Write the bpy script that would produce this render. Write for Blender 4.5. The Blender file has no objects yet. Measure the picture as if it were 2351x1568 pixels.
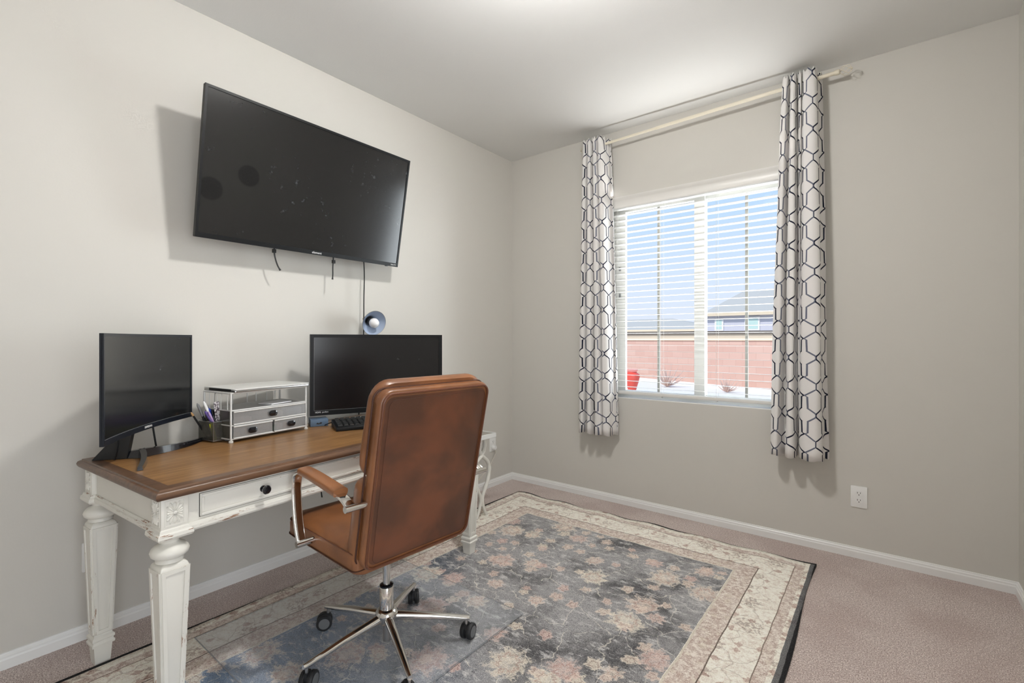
import bpy, bmesh, math, random
from mathutils import Vector, Matrix, noise
random.seed(7)
PI = math.pi
scene = bpy.context.scene
C = scene.collection

# ------------------------------------------------------------------ camera, sky, lights, exposure
YAW = math.radians(38.02)
CAM = Vector((2.535, -3.2426, 1.202))
cd = bpy.data.cameras.new('camera'); cam = bpy.data.objects.new('camera', cd); C.objects.link(cam)
cam.location = CAM; cam.rotation_euler = (PI/2, 0, YAW)
cd.sensor_width = 36.0; cd.lens = 36.0*1092.0/2351.0; cd.shift_y = -4.0/2351.0; cd.clip_end = 300
scene.camera = cam

w = bpy.data.worlds.new('sky'); scene.world = w; w.use_nodes = True
nt = w.node_tree; nt.nodes.clear()
wo = nt.nodes.new('ShaderNodeOutputWorld'); bg = nt.nodes.new('ShaderNodeBackground')
tc = nt.nodes.new('ShaderNodeTexCoord'); sp = nt.nodes.new('ShaderNodeSeparateXYZ'); cr = nt.nodes.new('ShaderNodeValToRGB')
nt.links.new(tc.outputs['Generated'], sp.inputs[0]); nt.links.new(sp.outputs['Z'], cr.inputs[0])
el = cr.color_ramp.elements
el[0].position = 0.0; el[0].color = (0.80, 0.84, 0.95, 1)
el[1].position = 0.55; el[1].color = (0.30, 0.50, 0.95, 1)
e = el.new(0.10); e.color = (0.72, 0.82, 0.99, 1)
e = el.new(0.24); e.color = (0.56, 0.75, 1.0, 1)
nt.links.new(cr.outputs[0], bg.inputs[0]); bg.inputs[1].default_value = 1.0
nt.links.new(bg.outputs[0], wo.inputs[0])

def area(name, loc, target, sx, sy, power, col=(1, 1, 1)):
    d = bpy.data.lights.new(name, 'AREA'); d.shape = 'RECTANGLE'; d.size = sx; d.size_y = sy; d.energy = power; d.color = col
    o = bpy.data.objects.new(name, d); C.objects.link(o); o.location = loc
    o.rotation_euler = (Vector(target)-Vector(loc)).to_track_quat('-Z', 'Y').to_euler()
    return o
def pointl(name, loc, r, power, col):
    d = bpy.data.lights.new(name, 'POINT'); d.shadow_soft_size = r; d.energy = power; d.color = col
    o = bpy.data.objects.new(name, d); C.objects.link(o); o.location = loc
    return o
# sunlight on the yard: comes from behind the house, so none falls straight through the window
sd = bpy.data.lights.new('sun', 'SUN'); sd.energy = 3.3; sd.angle = 0.01; sd.color = (1, 0.96, 0.9)
so = bpy.data.objects.new('sun', sd); C.objects.link(so); so.rotation_euler = Vector((0.25, 0.8, -1.1)).to_track_quat('-Z', 'Y').to_euler()
# added panels outside, unseen: one stands in for paving bounce, one for brighter sky
P_BOUNCE, P_SKY, P_FILL = 190, 440, 48
area('bounce_panel', (1.5, 1.7, 0.12), (1.5, 0.0, 1.6), 4.0, 0.55, P_BOUNCE, (0.97, 0.98, 1.0))
area('sky_panel', (4.6, 3.2, 1.45), (1.4, 0.0, 1.6), 3.6, 2.6, P_SKY, (0.90, 0.96, 1.0))
# added strip lamp above the valance, standing in for daylight rising off the blind
P_UPLIGHT = 2.3
area('valance_uplight', (1.545, -0.045, 2.262), (1.545, -0.95, 3.0), 1.2, 0.03, P_UPLIGHT, (1.0, 1.0, 0.99)).data.spread = math.radians(125)
# added fill lamp outside a made-up doorway beside the camera
area('doorway_fill', (4.1, -3.35, 1.15), (0.0, -2.2, 1.7), 1.7, 2.1, P_FILL, (0.95, 0.98, 1.0))
LAMP = Vector((1.65, -1.90, 2.62))
scene.view_settings.view_transform = 'Standard'; scene.view_settings.look = 'None'
scene.view_settings.gamma = 1.0; scene.view_settings.exposure = 0.05
scene.view_settings.use_curve_mapping = False

# ------------------------------------------------------------------ node helpers
class NT:
    def __init__(s, name):
        s.m = bpy.data.materials.new(name); s.m.use_nodes = True
        s.t = s.m.node_tree; s.b = s.t.nodes['Principled BSDF']; s.out = s.t.nodes['Material Output']
    def n(s, typ, **kw):
        nd = s.t.nodes.new('ShaderNode'+typ)
        for k, v in kw.items():
            if k[0] == 'i' and k[1:].isdigit(): nd.inputs[int(k[1:])].default_value = v
            elif k.startswith('in_'): nd.inputs[k[3:]].default_value = v
            else: setattr(nd, k, v)
        return nd
    def l(s, a, b): s.t.links.new(a, b)
    def math(s, op, a, b=None, c=None, clamp=False):
        nd = s.n('Math', operation=op); nd.use_clamp = clamp
        for i, x in enumerate((a, b, c)):
            if x is None: continue
            if isinstance(x, (int, float)): nd.inputs[i].default_value = x
            else: s.l(x, nd.inputs[i])
        return nd.outputs[0]
    def mix(s, f, a, b, typ='MIX'):
        nd = s.n('Mix', data_type='RGBA', blend_type=typ)
        for x, sk in ((f, nd.inputs[0]), (a, nd.inputs[6]), (b, nd.inputs[7])):
            if isinstance(x, (int, float)): sk.default_value = x
            elif isinstance(x, tuple): sk.default_value = (*x[:3], 1)
            else: s.l(x, sk)
        return nd.outputs[2]
    def ramp(s, f, stops):
        nd = s.n('ValToRGB'); el = nd.color_ramp.elements
        while len(el) < len(stops): el.new(0.5)
        for e_, (p, c) in zip(el, stops):
            e_.position = p; e_.color = (c, c, c, 1) if isinstance(c, (int, float)) else (*c, 1)
        s.l(f, nd.inputs[0]); return nd.outputs[0]
    def step(s, x, a, b):
        nd = s.n('MapRange', interpolation_type='SMOOTHSTEP'); s.l(x, nd.inputs[0]); nd.inputs[1].default_value = a; nd.inputs[2].default_value = b
        return nd.outputs[0]
    def obj(s): return s.n('TexCoord').outputs['Object']
    def mapping(s, v, scale=(1, 1, 1), loc=(0, 0, 0), rot=(0, 0, 0)):
        nd = s.n('Mapping'); s.l(v, nd.inputs[0]); nd.inputs['Scale'].default_value = scale; nd.inputs['Location'].default_value = loc
        nd.inputs['Rotation'].default_value = rot; return nd.outputs[0]
    def noise(s, v, scale, detail=3, rough=0.5, dist=0.0):
        nd = s.n('TexNoise'); s.l(v, nd.inputs['Vector']); nd.inputs['Scale'].default_value = scale; nd.inputs['Detail'].default_value = detail
        nd.inputs['Roughness'].default_value = rough; nd.inputs['Distortion'].default_value = dist; return nd
    def bump(s, h, strength=0.2, dist=0.01):
        nd = s.n('Bump'); nd.inputs['Strength'].default_value = strength; nd.inputs['Distance'].default_value = dist
        s.l(h, nd.inputs['Height']); s.l(nd.outputs[0], s.b.inputs['Normal'])
    def col(s, x):
        if isinstance(x, tuple): s.b.inputs['Base Color'].default_value = (*x, 1)
        else: s.l(x, s.b.inputs['Base Color'])
    def set(s, **kw):
        for k, v in kw.items():
            s.b.inputs[k.replace('_', ' ')].default_value = v
        return s

def lin(r, g, b):
    f = lambda c: (c/255/12.92) if c/255 <= 0.04045 else ((c/255+0.055)/1.055)**2.4
    return (f(r), f(g), f(b))
def plain(name, c, rough=0.5, metal=0.0, var=0.04, coat=0.0, bump=0.0, bscale=200, spec=0.5):
    a = NT(name); v = a.obj(); nz = a.noise(v, 18, 3)
    c2 = tuple(max(0, x*(1-var*2)) for x in c)
    a.col(a.mix(nz.outputs[0], c2, c)); a.set(Roughness=rough, Metallic=metal); a.b.inputs['Coat Weight'].default_value = coat
    a.b.inputs['Specular IOR Level'].default_value = spec
    if bump: a.bump(a.noise(v, bscale, 2).outputs[0], bump, 0.002)
    return a.m
def emis(name, c, st):
    a = NT(name); a.col(c); a.b.inputs['Emission Color'].default_value = (*c, 1); a.b.inputs['Emission Strength'].default_value = st; return a.m

M = {}
def wallmat(name, c, bmp=0.12):
    a = NT(name); v = a.obj(); n1 = a.noise(v, 1.3, 2); n2 = a.noise(v, 130, 3)
    a.col(a.mix(n1.outputs[0], c, tuple(x*0.985 for x in c))); a.set(Roughness=0.75); a.b.inputs['Specular IOR Level'].default_value = 0.3
    a.bump(n2.outputs[0], bmp, 0.0015); return a.m
M['wall'] = wallmat('wall_paint', lin(207, 204, 197))
M['ceiling'] = wallmat('ceiling_paint', lin(233, 233, 231), 0.2)
M['trim'] = plain('white_trim', lin(236, 236, 234), 0.35, var=0.01)
M['vinyl'] = plain('white_vinyl', lin(238, 238, 234), 0.4, var=0.01)
M['muntin_shaded'] = plain('shaded_grid_bar', lin(168, 168, 162), 0.5, var=0.02)  # white grid bars, their backlit shade put into the base colour
M['slat'] = plain('white_slat', lin(230, 228, 223), 0.35, var=0.01)
M['white_plastic'] = plain('white_plastic', lin(238, 238, 236), 0.3, var=0.01)
M['dark_slot'] = plain('dark_slot', lin(30, 30, 30), 0.5)
M['cream_metal'] = plain('cream_metal', lin(226, 218, 198), 0.35, var=0.02)
M['black_plastic'] = plain('black_plastic', lin(22, 23, 25), 0.4, var=0.1, spec=0.25)
M['black_gloss'] = plain('black_gloss', lin(20, 22, 28), 0.08, var=0.02, coat=0.5)
M['black_matte'] = plain('black_matte', lin(28, 28, 28), 0.6)
M['navy_edge'] = plain('monitor_casing', lin(26, 31, 40), 0.3, var=0.05)
M['chrome'] = plain('chrome', lin(222, 220, 216), 0.07, 1.0, var=0.0)
M['steel'] = plain('satin_steel', lin(190, 190, 190), 0.28, 1.0, var=0.03)
M['silver'] = plain('silver_paint', lin(222, 222, 219), 0.4, 0.1, var=0.02)
M['rubber'] = plain('rubber', lin(32, 33, 35), 0.55)
M['grey_cap'] = plain('grey_cap', lin(110, 112, 114), 0.5)
M['white_text'] = plain('white_lettering', lin(235, 235, 235), 0.4, var=0)
M['clear_plastic'] = plain('clear_foot', lin(215, 212, 205), 0.2, var=0.02)
M['blue'] = plain('blue_ink_plastic', lin(30, 60, 170), 0.3)
M['purple'] = plain('purple_plastic', lin(95, 75, 150), 0.35)
M['lilac'] = plain('lilac_plastic', lin(200, 170, 220), 0.35)
M['yellow'] = plain('yellow_highlighter', lin(215, 220, 40), 0.35)
M['green'] = plain('green_plastic', lin(60, 190, 130), 0.35)
M['pink'] = plain('pink_plastic', lin(225, 170, 190), 0.4)
M['paleblue'] = plain('pale_blue_plastic', lin(170, 195, 225), 0.4)
M['orange'] = plain('orange_plastic', lin(200, 110, 60), 0.4)
M['wood_pencil'] = plain('pencil_wood', lin(190, 150, 100), 0.5)
M['grey_plastic'] = plain('grey_plastic', lin(120, 122, 124), 0.4)
M['bluegrey'] = plain('blue_grey_plastic', lin(92, 114, 138), 0.45)
M['lamp_outer'] = plain('lamp_shade_outer', lin(168, 158, 140), 0.4)
M['lamp_inner'] = plain('lamp_shade_inner', lin(176, 190, 212), 0.45)
M['bulb'] = plain('bulb_glass', lin(245, 243, 242), 0.25, var=0)
M['paper'] = plain('white_paper', lin(236, 236, 238), 0.6, var=0.01)
M['clear_cord'] = plain('white_cord', lin(214, 208, 196), 0.5)

# carpet
a = NT('carpet'); v = a.obj()
n1 = a.noise(v, 230, 5, 0.9); n2 = a.noise(v, 2.2, 3, 0.6); n3 = a.noise(v, 90, 2, 0.6)
base = a.mix(a.step(n1.outputs[0], 0.44, 0.57), lin(140, 116, 108), lin(252, 240, 233))
base = a.mix(a.math('MULTIPLY', a.step(n3.outputs[0], 0.45, 0.62), 0.35), base, lin(156, 136, 130))
base = a.mix(a.math('MULTIPLY', a.step(n2.outputs[0], 0.62, 0.40), 0.30), base, lin(150, 124, 116))
a.col(base); a.set(Roughness=0.95); a.b.inputs['Specular IOR Level'].default_value = 0.1; a.b.inputs['Sheen Weight'].default_value = 0.3
a.bump(n1.outputs[0], 0.4, 0.004); M['carpet'] = a.m

# desk top wood: grain along local Y
def wood(name, c1, c2, c3, sc=1.0, rough=0.3, axis='Y'):
    a = NT(name); v = a.obj()
    s_ = (48, 1.8, 48) if axis == 'Y' else (1.8, 48, 48)
    vm = a.mapping(v, tuple(x*sc for x in s_)); n1 = a.noise(vm, 1.6, 5, 0.6, 0.4)
    vf = a.mapping(v, tuple(x*sc*5 for x in s_)); n2 = a.noise(vf, 1.5, 2, 0.6)
    n3 = a.noise(v, 3.2, 2)
    c = a.mix(a.step(n1.outputs[0], 0.34, 0.66), c1, c2)
    c = a.mix(a.math('MULTIPLY', a.step(n2.outputs[0], 0.56, 0.68), 0.65), c, c3)
    c = a.mix(a.math('MULTIPLY', a.step(n3.outputs[0], 0.45, 0.65), 0.25), c, c3)
    a.col(c); a.set(Roughness=rough); a.bump(n2.outputs[0], 0.15, 0.001); a.b.inputs['Coat Weight'].default_value = 0.15
    a.b.inputs['Coat Roughness'].default_value = 0.25
    return a.m
M['wood'] = wood('desk_oak', lin(138, 98, 56), lin(168, 126, 78), lin(104, 70, 40), rough=0.33)
M['wood_edge'] = wood('desk_edge_stain', lin(94, 68, 50), lin(112, 82, 60), lin(74, 53, 40), 0.6, 0.35)

# antique white with rubbed-through streaks
def distressed(name, amount, st=(1, 1, 1)):
    a = NT(name); v = a.obj(); n1 = a.noise(a.mapping(v, st), 85, 4, 0.75); n2 = a.noise(a.mapping(v, st), 14, 2); n0 = a.noise(v, 5, 2)
    c = a.mix(n0.outputs[0], lin(216, 213, 204), lin(226, 224, 216))
    mk = a.math('MULTIPLY', a.step(n1.outputs[0], amount, amount+0.03), a.step(n2.outputs[0], 0.46, 0.56))
    c = a.mix(mk, c, lin(150, 118, 96)); a.col(c); a.set(Roughness=0.42); return a.m
M['desk_white'] = distressed('antique_white', 0.80)
M['desk_worn'] = distressed('antique_white_worn', 0.57, (0.22, 0.22, 1.6))
M['desk_worn_v'] = distressed('antique_white_worn_legs', 0.60, (1.6, 1.6, 0.22))
M['desk_line'] = plain('glaze_line', lin(160, 148, 132), 0.6)

# leather
def leather(name, c1, c2, lo=0.35, hi=0.65, rough=0.36):
    a = NT(name); v = a.obj(); n1 = a.noise(v, 4.5, 3, 0.55, 0.3); n2 = a.noise(v, 420, 2); vr = a.n('TexVoronoi', feature='DISTANCE_TO_EDGE'); a.l(v, vr.inputs['Vector']); vr.inputs['Scale'].default_value = 320
    a.col(a.mix(a.step(n1.outputs[0], lo, hi), c1, c2)); a.set(Roughness=rough); a.bump(a.math('ADD', vr.outputs['Distance'], n2.outputs[0]), 0.12, 0.0012)
    a.b.inputs['Coat Weight'].default_value = 0.12; a.b.inputs['Coat Roughness'].default_value = 0.35; return a.m
M['leather'] = leather('tan_leather', lin(118, 75, 46), lin(150, 98, 60))
M['leather_back'] = leather('cognac_leather_back', lin(84, 52, 36), lin(116, 68, 44), 0.36, 0.64)
M['piping'] = plain('leather_piping', lin(104, 60, 38), 0.35)
M['stitch'] = plain('leather_stitching', lin(70, 36, 20), 0.6)

# screens
def screen(name, smudge=0.0, spots=(), rough=0.12, c=(0.006, 0.006, 0.007)):
    a = NT(name); v = a.obj(); n1 = a.noise(v, 26, 4, 0.7); n2 = a.noise(v, 3, 2)
    mk = a.math('MULTIPLY', a.step(n1.outputs[0], 0.60, 0.72), a.step(n2.outputs[0], 0.5, 0.62))
    cc = a.mix(a.math('MULTIPLY', mk, smudge), c, (0.09, 0.10, 0.11))
    if spots:
        sx = a.n('SeparateXYZ'); a.l(v, sx.inputs[0]); nz = a.noise(v, 130, 2)
        tot = None
        for (px, pz, r) in spots:
            dx = a.math('SUBTRACT', sx.outputs[1], px); dz = a.math('SUBTRACT', sx.outputs[2], pz)
            d = a.math('SQRT', a.math('ADD', a.math('MULTIPLY', dx, dx), a.math('MULTIPLY', dz, dz)))
            k = a.math('SUBTRACT', 1.0, a.step(d, r*0.8, r)); tot = k if tot is None else a.math('MAXIMUM', tot, k)
        k2 = a.math('MULTIPLY', tot, a.math('ADD', 0.6, a.math('MULTIPLY', nz.outputs[0], 0.5)))
        cc = a.mix(a.math('MULTIPLY', k2, 0.6), cc, (0.004, 0.004, 0.005))
        a.l(a.math('SUBTRACT', 0.5, a.math('MULTIPLY', k2, 0.20)), a.b.inputs['Specular IOR Level'])
    a.col(cc); a.set(Roughness=rough); return a.m
M['tv_screen'] = screen('tv_screen', 0.6, ((-0.356, -0.010, 0.052), (-0.511, -0.105, 0.055)), 0.16, (0.012, 0.012, 0.012))
M['mon_screen'] = screen('matte_monitor_screen', 0.3, (), 0.2, (0.006, 0.006, 0.007))
M['mon_screen2'] = screen('curved_monitor_screen', 0.5, (), 0.2, (0.010, 0.011, 0.012))

# glass and clear mat
def clear(name, tint, gloss_rough, haze, hazecol, fac=0.06, gl0=0.02):
    a = NT(name); t = a.t; tr = a.n('BsdfTransparent'); tr.inputs[0].default_value = (*tint, 1)
    gl = a.n('BsdfGlossy'); gl.inputs['Roughness'].default_value = gloss_rough; df = a.n('BsdfDiffuse'); df.inputs[0].default_value = (*hazecol, 1)
    m1 = a.n('MixShader'); m1.inputs[0].default_value = haze; a.l(tr.outputs[0], m1.inputs[1]); a.l(df.outputs[0], m1.inputs[2])
    lw = a.n('LayerWeight'); lw.inputs[0].default_value = 0.5; m2 = a.n('MixShader')
    a.l(a.math('ADD', gl0, a.math('MULTIPLY', a.math('POWER', lw.outputs['Facing'], 4.0), fac*6)), m2.inputs[0]) ; a.l(m1.outputs[0], m2.inputs[1]); a.l(gl.outputs[0], m2.inputs[2]); a.l(m2.outputs[0], a.out.inputs[0])
    return a.m
M['glass'] = clear('window_glass', (0.98, 0.99, 0.99), 0.02, 0.0, (1, 1, 1), 0.03, 0.0004)
M['mat'] = clear('clear_vinyl', (0.98, 0.985, 0.99), 0.30, 0.10, (0.86, 0.88, 0.92), 0.035, 0.015)
M['mat_edge'] = clear('clear_vinyl_edge', (0.75, 0.78, 0.80), 0.2, 0.35, (0.45, 0.45, 0.46))
# mesh fabric of wire: tiny holes
def meshmat(name, c, sc=520, open_=0.5):
    a = NT(name); v = a.obj()
    ch = a.n('SeparateXYZ'); a.l(v, ch.inputs[0])
    s1 = a.math('ADD', ch.outputs[0], ch.outputs[1]);
    p = a.math('SINE', a.math('MULTIPLY', a.math('ADD', s1, ch.outputs[2]), sc*2)); q = a.math('SINE', a.math('MULTIPLY', a.math('SUBTRACT', s1, ch.outputs[2]), sc*2))
    pr = a.math('MULTIPLY', p, q); fac = a.step(pr, -0.1, 0.25)
    tr = a.n('BsdfTransparent'); m1 = a.n('MixShader'); a.l(a.math('MULTIPLY', fac, open_*2, clamp=True), m1.inputs[0])
    a.col(c); a.set(Roughness=0.35, Metallic=0.6)
    a.l(a.b.outputs[0], m1.inputs[1]); a.l(tr.outputs[0], m1.inputs[2]); a.l(m1.outputs[0], a.out.inputs[0]); return a.m
M['mesh_silver'] = meshmat('silver_wire_mesh', lin(185, 185, 185), 520, 0.45)
M['mesh_dark'] = meshmat('pewter_wire_mesh', lin(112, 110, 102), 520, 0.40)

# curtain trellis, from the cloth's own UV in metres
a = NT('trellis_cloth'); uv = a.n('UVMap'); su = a.n('SeparateXYZ'); a.l(uv.outputs[0], su.inputs[0])
P_ = 0.098; T_ = 0.315
q = a.math('ABSOLUTE', a.math('SUBTRACT', a.math('MULTIPLY', a.math('FRACT', a.math('DIVIDE', su.outputs[0], P_)), 2.0), 1.0))
t_ = a.math('PINGPONG', a.math('DIVIDE', su.outputs[1], T_), 0.5)
fc = a.n('FloatCurve'); cm = fc.mapping; cv = cm.curves[0]
pts = [(0, 1), (0.045, 1), (0.165, 0.02), (0.185, 0.25), (0.385, 0.28), (0.47, 0.97), (0.5, 1)]
while len(cv.points) < len(pts): cv.points.new(0.5, 0.5)
for p_, (x, y) in zip(cv.points, pts): p_.location = (x*2, y); p_.handle_type = 'VECTOR'
cm.update(); a.l(a.math('MULTIPLY', t_, 2.0), fc.inputs['Value'])
d = a.math('ABSOLUTE', a.math('SUBTRACT', q, fc.outputs[0]))
slope = a.n('FloatCurve'); cm = slope.mapping; cv = cm.curves[0]
pts = [(0, 0.06), (0.045, 0.065), (0.055, 0.12), (0.16, 0.12), (0.18, 0.085), (0.38, 0.08), (0.39, 0.125), (0.46, 0.12), (0.5, 0.06)]
while len(cv.points) < len(pts): cv.points.new(0.5, 0.5)
for p_, (x, y) in zip(cv.points, pts): p_.location = (x*2, y); p_.handle_type = 'VECTOR'
cm.update(); a.l(a.math('MULTIPLY', t_, 2.0), slope.inputs['Value'])
ln = a.math('LESS_THAN', d, slope.outputs[0])
sgn = a.math('GREATER_THAN', a.math('FRACT', a.math('DIVIDE', su.outputs[0], P_)), 0.5)
nv = a.noise(uv.outputs[0], 900, 2)
ink = a.mix(sgn, lin(38, 42, 60), lin(118, 122, 138))
cloth = a.mix(nv.outputs[0], lin(242, 238, 235), lin(250, 248, 246))
cc = a.mix(ln, cloth, ink); a.col(cc); a.set(Roughness=0.85); a.b.inputs['Specular IOR Level'].default_value = 0.15; a.bump(nv.outputs[0], 0.25, 0.001)
# thin cloth lets a little daylight through
tl = a.n('BsdfTranslucent'); a.l(cc, tl.inputs[0]); ms = a.n('MixShader'); ms.inputs[0].default_value = 0.22
a.l(a.b.outputs[0], ms.inputs[1]); a.l(tl.outputs[0], ms.inputs[2]); a.l(ms.outputs[0], a.out.inputs[0]); M['curtain'] = a.m

# ------------------------------------------------------------------ rug material (rug local metres, origin at its back left corner, x across, y toward the camera)
RX0, RY0, RW, RL = 0.268, -0.262, 1.985, 3.05
a = NT('oriental_rug'); v = a.obj(); sx = a.n('SeparateXYZ'); a.l(v, sx.inputs[0])
X_, Y_ = sx.outputs[0], a.math('MULTIPLY', sx.outputs[1], -1.0)
nw = a.noise(v, 7, 3); wob = a.math('MULTIPLY', a.math('SUBTRACT', nw.outputs[0], 0.5), 0.012)
ex = a.math('MINIMUM', X_, a.math('SUBTRACT', RW, X_)); ey = a.math('MINIMUM', Y_, a.math('SUBTRACT', RL, Y_))
edge = a.math('ADD', a.math('MINIMUM', ex, ey), wob)
# warped coordinates for hand-drawn look
nvv = a.noise(v, 5, 3); wv = a.n('VectorMath', operation='SCALE'); sb = a.n('VectorMath', operation='SUBTRACT'); a.l(nvv.outputs['Color'], sb.inputs[0]); sb.inputs[1].default_value = (0.5, 0.5, 0.5)
a.l(sb.outputs[0], wv.inputs[0]); wv.inputs['Scale'].default_value = 0.055; ad = a.n('VectorMath', operation='ADD'); a.l(v, ad.inputs[0]); a.l(wv.outputs[0], ad.inputs[1]); vw = ad.outputs[0]
def flowers(vec, scale, R, petals, seed, jitter=0.85):
    mp = a.mapping(vec, (scale, scale, 0.0), (seed, seed*0.7, 0)); vo = a.n('TexVoronoi', voronoi_dimensions='2D'); a.l(mp, vo.inputs['Vector']); vo.inputs['Scale'].default_value = 1.0; vo.inputs['Randomness'].default_value = jitter
    df = a.n('VectorMath', operation='SUBTRACT'); a.l(mp, df.inputs[0]); a.l(vo.outputs['Position'], df.inputs[1]); sd_ = a.n('SeparateXYZ'); a.l(df.outputs[0], sd_.inputs[0])
    ang = a.math('ARCTAN2', sd_.outputs[1], sd_.outputs[0]); rad = vo.outputs['Distance']
    sc_ = a.n('SeparateXYZ'); a.l(vo.outputs['Color'], sc_.inputs[0])
    nz = a.noise(vec, 75, 4, 0.8)
    pet = a.math('MULTIPLY', a.math('COSINE', a.math('MULTIPLY', ang, petals)), 0.12)
    lim = a.math('MULTIPLY', a.math('ADD', a.math('ADD', 0.8, pet), a.math('MULTIPLY', a.math('SUBTRACT', nz.outputs[0], 0.5), 1.9)), a.math('MULTIPLY', a.math('ADD', 0.45, a.math('MULTIPLY', sc_.outputs[0], 0.75)), R))
    rel = a.math('DIVIDE', rad, lim)
    body = a.math('SUBTRACT', 1.0, a.step(rel, 0.85, 1.1)); ring = a.math('MULTIPLY', a.step(rel, 0.42, 0.5), a.math('SUBTRACT', 1.0, a.step(rel, 0.55, 0.65)))
    return body, ring, sc_.outputs[1], sc_.outputs[0]
b1, r1, c1, s1 = flowers(vw, 4.0, 0.34, 8, 3.1)
b2, r2, c2, s2 = flowers(vw, 8.5, 0.30, 5, 9.7)
nb = a.noise(v, 3.1, 4, 0.65); nf = a.noise(v, 48, 5, 0.85); ng = a.noise(v, 340, 2); nh = a.noise(a.mapping(v, (1, 2.2, 1)), 14, 4, 0.75)
field = a.mix(a.step(nb.outputs[0], 0.32, 0.58), lin(96, 96, 98), lin(160, 159, 160))
nblu = a.noise(v, 1.1, 2); cool_cast = a.step(a.math('ADD', a.math('SUBTRACT', Y_, X_), a.math('MULTIPLY', nblu.outputs[0], 0.9)), 0.9, 2.1)
field = a.mix(a.math('MULTIPLY', cool_cast, 0.75), field, lin(118, 143, 172))  # bluish window cast painted into the field toward its near left
field = a.mix(a.math('MULTIPLY', a.step(nh.outputs[0], 0.50, 0.68), 0.75), field, lin(214, 212, 211))
field = a.mix(a.math('MULTIPLY', a.step(nf.outputs[0], 0.56, 0.66), 0.6), field, lin(66, 67, 72))
# vines
def vines(vec, scale, seed, wd):
    mp = a.mapping(vec, (scale, scale, 0.0), (seed, seed, 0)); vo = a.n('TexVoronoi', voronoi_dimensions='2D', feature='DISTANCE_TO_EDGE'); a.l(mp, vo.inputs['Vector']); vo.inputs['Scale'].default_value = 1.0
    return a.math('SUBTRACT', 1.0, a.step(vo.outputs['Distance'], wd*0.5, wd))
nv2 = a.noise(v, 9, 2); wv2 = a.n('VectorMath', operation='SCALE'); a.l(nv2.outputs['Color'], wv2.inputs[0]); wv2.inputs['Scale'].default_value = 0.12
ad2 = a.n('VectorMath', operation='ADD'); a.l(v, ad2.inputs[0]); a.l(wv2.outputs[0], ad2.inputs[1])
vn = a.math('MULTIPLY', vines(ad2.outputs[0], 5.2, 1.7, 0.011), a.step(nh.outputs[0], 0.38, 0.52))
field = a.mix(a.math('MULTIPLY', vn, 0.6), field, lin(232, 226, 214))
fl2 = a.mix(c2, lin(216, 190, 182), lin(232, 224, 208)); field = a.mix(a.math('MULTIPLY', b2, a.math('MULTIPLY', a.math('GREATER_THAN', s2, 0.45), 0.75)), field, fl2)
field = a.mix(a.math('MULTIPLY', a.math('MULTIPLY', b2, r2), a.math('MULTIPLY', a.math('GREATER_THAN', s2, 0.45), 0.6)), field, lin(130, 100, 96))
fl1 = a.mix(c1, lin(222, 196, 188), lin(238, 230, 214)); field = a.mix(a.math('MULTIPLY', b1, a.math('ADD', 0.35, a.math('MULTIPLY', a.step(nf.outputs[0], 0.35, 0.6), 0.45))), field, fl1)
field = a.mix(a.math('MULTIPLY', a.math('MULTIPLY', b1, r1), 0.55), field, lin(168, 128, 118))
# border
cream = a.mix(a.step(nf.outputs[0], 0.42, 0.66), lin(246, 243, 232), lin(222, 210, 198))
tan = a.mix(a.step(nf.outputs[0], 0.38, 0.6), lin(236, 228, 218), lin(190, 170, 160))
b3, r3, c3, s3 = flowers(vw, 5.6, 0.30, 9, 21.3, 0.55)
b4, r4, c4, s4 = flowers(vw, 15.0, 0.26, 4, 5.3)
main = a.mix(a.math('MULTIPLY', vines(ad2.outputs[0], 9.0, 4.2, 0.03), 0.35), cream, lin(150, 130, 116))
main = a.mix(a.math('MULTIPLY', b4, a.math('MULTIPLY', a.math('GREATER_THAN', s4, 0.6), 0.6)), main, lin(176, 140, 128))
petal_tex = a.step(a.noise(v, 85, 2, 0.7).outputs[0], 0.45, 0.55)
main = a.mix(a.math('MULTIPLY', b3, a.math('MULTIPLY', petal_tex, 0.55)), main, a.mix(c3, lin(150, 122, 110), lin(120, 98, 90)))
tanb = a.mix(a.math('MULTIPLY', b4, 0.5), tan, lin(222, 212, 196))
def band(lo, hi): return a.math('MULTIPLY', a.math('GREATER_THAN', edge, lo), a.math('LESS_THAN', edge, hi))
col = field
col = a.mix(band(-1, 0.335), col, main)
col = a.mix(band(0.235, 0.325), col, tanb)
col = a.mix(band(0.325, 0.333), col, lin(216, 208, 194))
col = a.mix(band(0.232, 0.237), col, lin(120, 108, 100))
col = a.mix(band(0.045, 0.085), col, tanb)
col = a.mix(band(0.085, 0.089), col, lin(140, 126, 116))
xr = a.math('SUBTRACT', RW, X_); stripe = a.math('LESS_THAN', a.math('ADD', xr, wob), 0.026)
col = a.mix(a.math('MULTIPLY', stripe, 0.9), col, a.mix(nf.outputs[0], lin(70, 72, 78), lin(110, 112, 116)))
col = a.mix(band(-1, 0.007), col, lin(52, 52, 54))
sp_ = a.step(ng.outputs[0], 0.40, 0.60); col = a.mix(0.6, col, a.mix(sp_, lin(96, 94, 94), lin(240, 237, 233)), 'SOFT_LIGHT')
a.col(col); a.set(Roughness=0.95); a.b.inputs['Specular IOR Level'].default_value = 0.1; a.bump(ng.outputs[0], 0.5, 0.003); M['rug'] = a.m

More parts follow.
